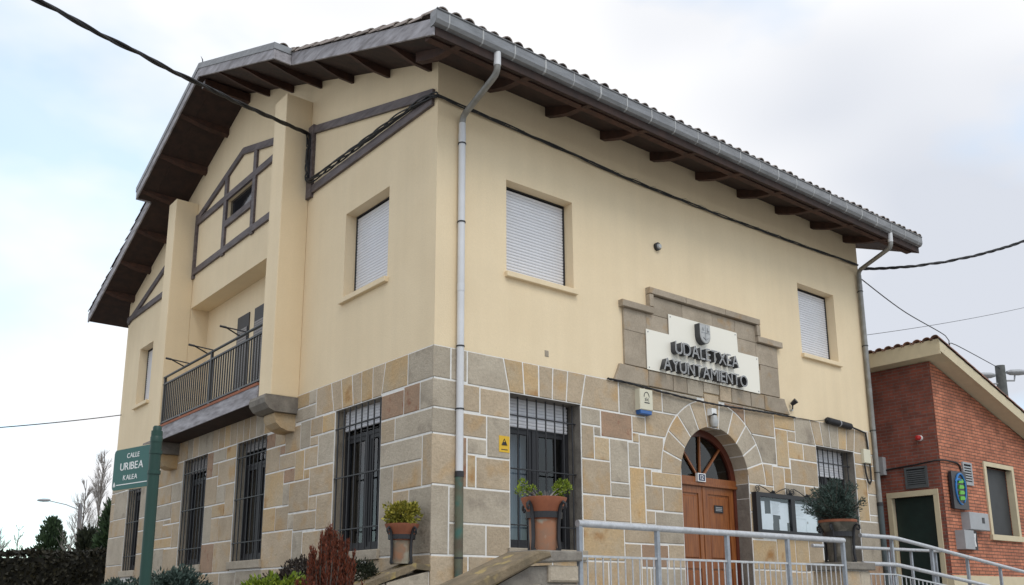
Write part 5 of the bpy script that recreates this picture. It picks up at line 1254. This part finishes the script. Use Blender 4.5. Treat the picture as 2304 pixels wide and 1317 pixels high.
# hedge and trees
hg = thing('garden_hedge', 'long clipped brown hedge at the left edge behind the garden', 'hedge', (-2, 21, -2.05))
hm = MB(); p0 = Vector((-9, 26.5, 0)); p1 = Vector((3.0, 17.2, 0)); dv = (p1 - p0); L_ = dv.length; dv.normalize(); nv = Vector((dv.y, -dv.x, 0))
for k in range(15000):
    s = random.uniform(0, L_); f_ = random.random(); zz = random.uniform(-1.0, .86) + .03 * math.sin(s * 3); w_ = random.uniform(-.5, .5)
    if f_ < .55: w_ = -.5 + random.gauss(0, .05) if (FW.x * nv.x + FW.y * nv.y) > 0 else .5 + random.gauss(0, .05)
    elif f_ < .85: zz = .86 + random.gauss(0, .03) + .03 * math.sin(s * 3)
    leaf(hm, p0 + dv * s + nv * w_ + Vector((0, 0, zz)), rnd() + Vector((0, 0, .4)), .14, .08)
obj('foliage', hm, LF_HEDGE, hg, fix=False); core = MB().bar(p0 + Vector((0, 0, -.65)), p1 + Vector((0, 0, -.65)), .9, 2.8); obj('inner_branches', core, mat('hedge_inside', (.012, .011, .007), 1), hg)
def bare_tree(name, label, base, h, spread, seed, n=26, lean=0, rr=.09):
    random.seed(seed); t = thing(name, label, 'tree', base); base = Vector(base)
    tr_ = MB().tube([base, base + Vector((lean * .3, 0, h * .5)), base + Vector((lean, 0, h))], [rr, rr * .6, .01], 7); obj('trunk', tr_, BARK, t)
    cr_ = MB()
    def br(p, d, l, r, dep):
        q = p + d * l; m_ = p.lerp(q, .5) + rnd() * l * .06; cr_.tube([p, m_, q], [r, r * .8, r * .45], 3, cap=False)
        if dep > 0:
            for k in range(4): nd = (d + rnd() * .55 + Vector((0, 0, .15))).normalized(); br(p.lerp(q, random.uniform(.3, 1)), nd, l * random.uniform(.4, .65), r * .5, dep - 1)
    for k in range(n):
        z = h * random.uniform(.18, .97); a = random.uniform(0, 6.283); br(base + Vector((lean * z / h, 0, z)), Vector((math.cos(a) * spread, math.sin(a) * spread, 1)).normalized(), h * .22 * (1.15 - z / h), .022, 3)
    obj('crown', cr_, TWIG, t, fix=False); return t
bare_tree('bare_poplar', 'tall bare poplar behind the far corner of the town hall', (6.3, 38.4, -2.05), 8.9, .42, 3, 60, rr=.06)
bare_tree('bare_poplar', 'shorter bare tree left of the tall poplar', (6.0, 40.0, -2.05), 7.6, .5, 9, 40)
bare_tree('bare_thicket_tree', 'leafless scrubby tree at the far left above the hedge', (3.6, 47.5, -2.05), 6.2, .8, 4, 36)
bare_tree('bare_thicket_tree', 'second leafless scrubby tree beside the far left one', (5.0, 49.5, -2.05), 5.8, .8, 14, 36)
bare_tree('bare_bush_tree', 'low leafless tree between the lamp and the small evergreen', (7.0, 46.0, -2.05), 5.2, .9, 24, 34)
def ever(name, label, base, h, r, seed, mats=LF_EVER, nc=420):
    random.seed(seed); t = thing(name, label, 'tree', base); base = Vector(base)
    obj('crown', clumps(base + Vector((0, 0, h * .54)), (r, r, h * .5), nc, 26, .24, .09, .24, cone=True, up=.5), mats, t, fix=False); obj('trunk', MB().tube([base, base + Vector((0, 0, h * .8))], [.12, .03], 7), BARK, t)
ever('conical_evergreen', 'dark conical evergreen against the far corner of the town hall', (3.25, 24.6, -2.05), 4.7, .85, 6, LF_EVER, 380)
ever('dark_evergreen', 'small dark evergreen just left of the conical one', (3.1, 27.4, -2.05), 3.9, .6, 16, LF_DARK, 200)
ever('small_evergreen', 'small bushy evergreen beyond the hedge left of the lamp', (5.45, 43.6, -2.05), 5.5, 1.5, 8, LF_EVER, 320)
# far house roof at the right edge
FH = thing('far_house', 'distant house with a brown tiled roof at the right edge', 'building', (38, 9, -2.05))
obj('wall', MB().box(36.4, 46, 6.0, 16, -2.05, 6.6), CREAMTRIM, FH)
fr_ = MB().prism([(5.4, 6.3), (11, 8.9), (16.6, 6.3), (16.6, 6.5), (11, 9.1), (5.4, 6.5)], lambda u, v, d: (d, u, v), 35.8, 46.6); obj('roof', fr_, tb, FH)
AN = thing('antenna', 'thin television antenna mast beside the twin lamp post', 'antenna', (27.6, 4.8, 3)); am = MB().tube([(27.6, 4.8, 3.2), (27.6, 4.8, 6.9)], .015, 5)
for z in (5.7, 6.0, 6.35): am.tube([Vector((27.6, 4.8, z)) - RT * .25, Vector((27.6, 4.8, z)) + RT * .25], .012, 4)
obj('mast', am, GREYBOX, AN)
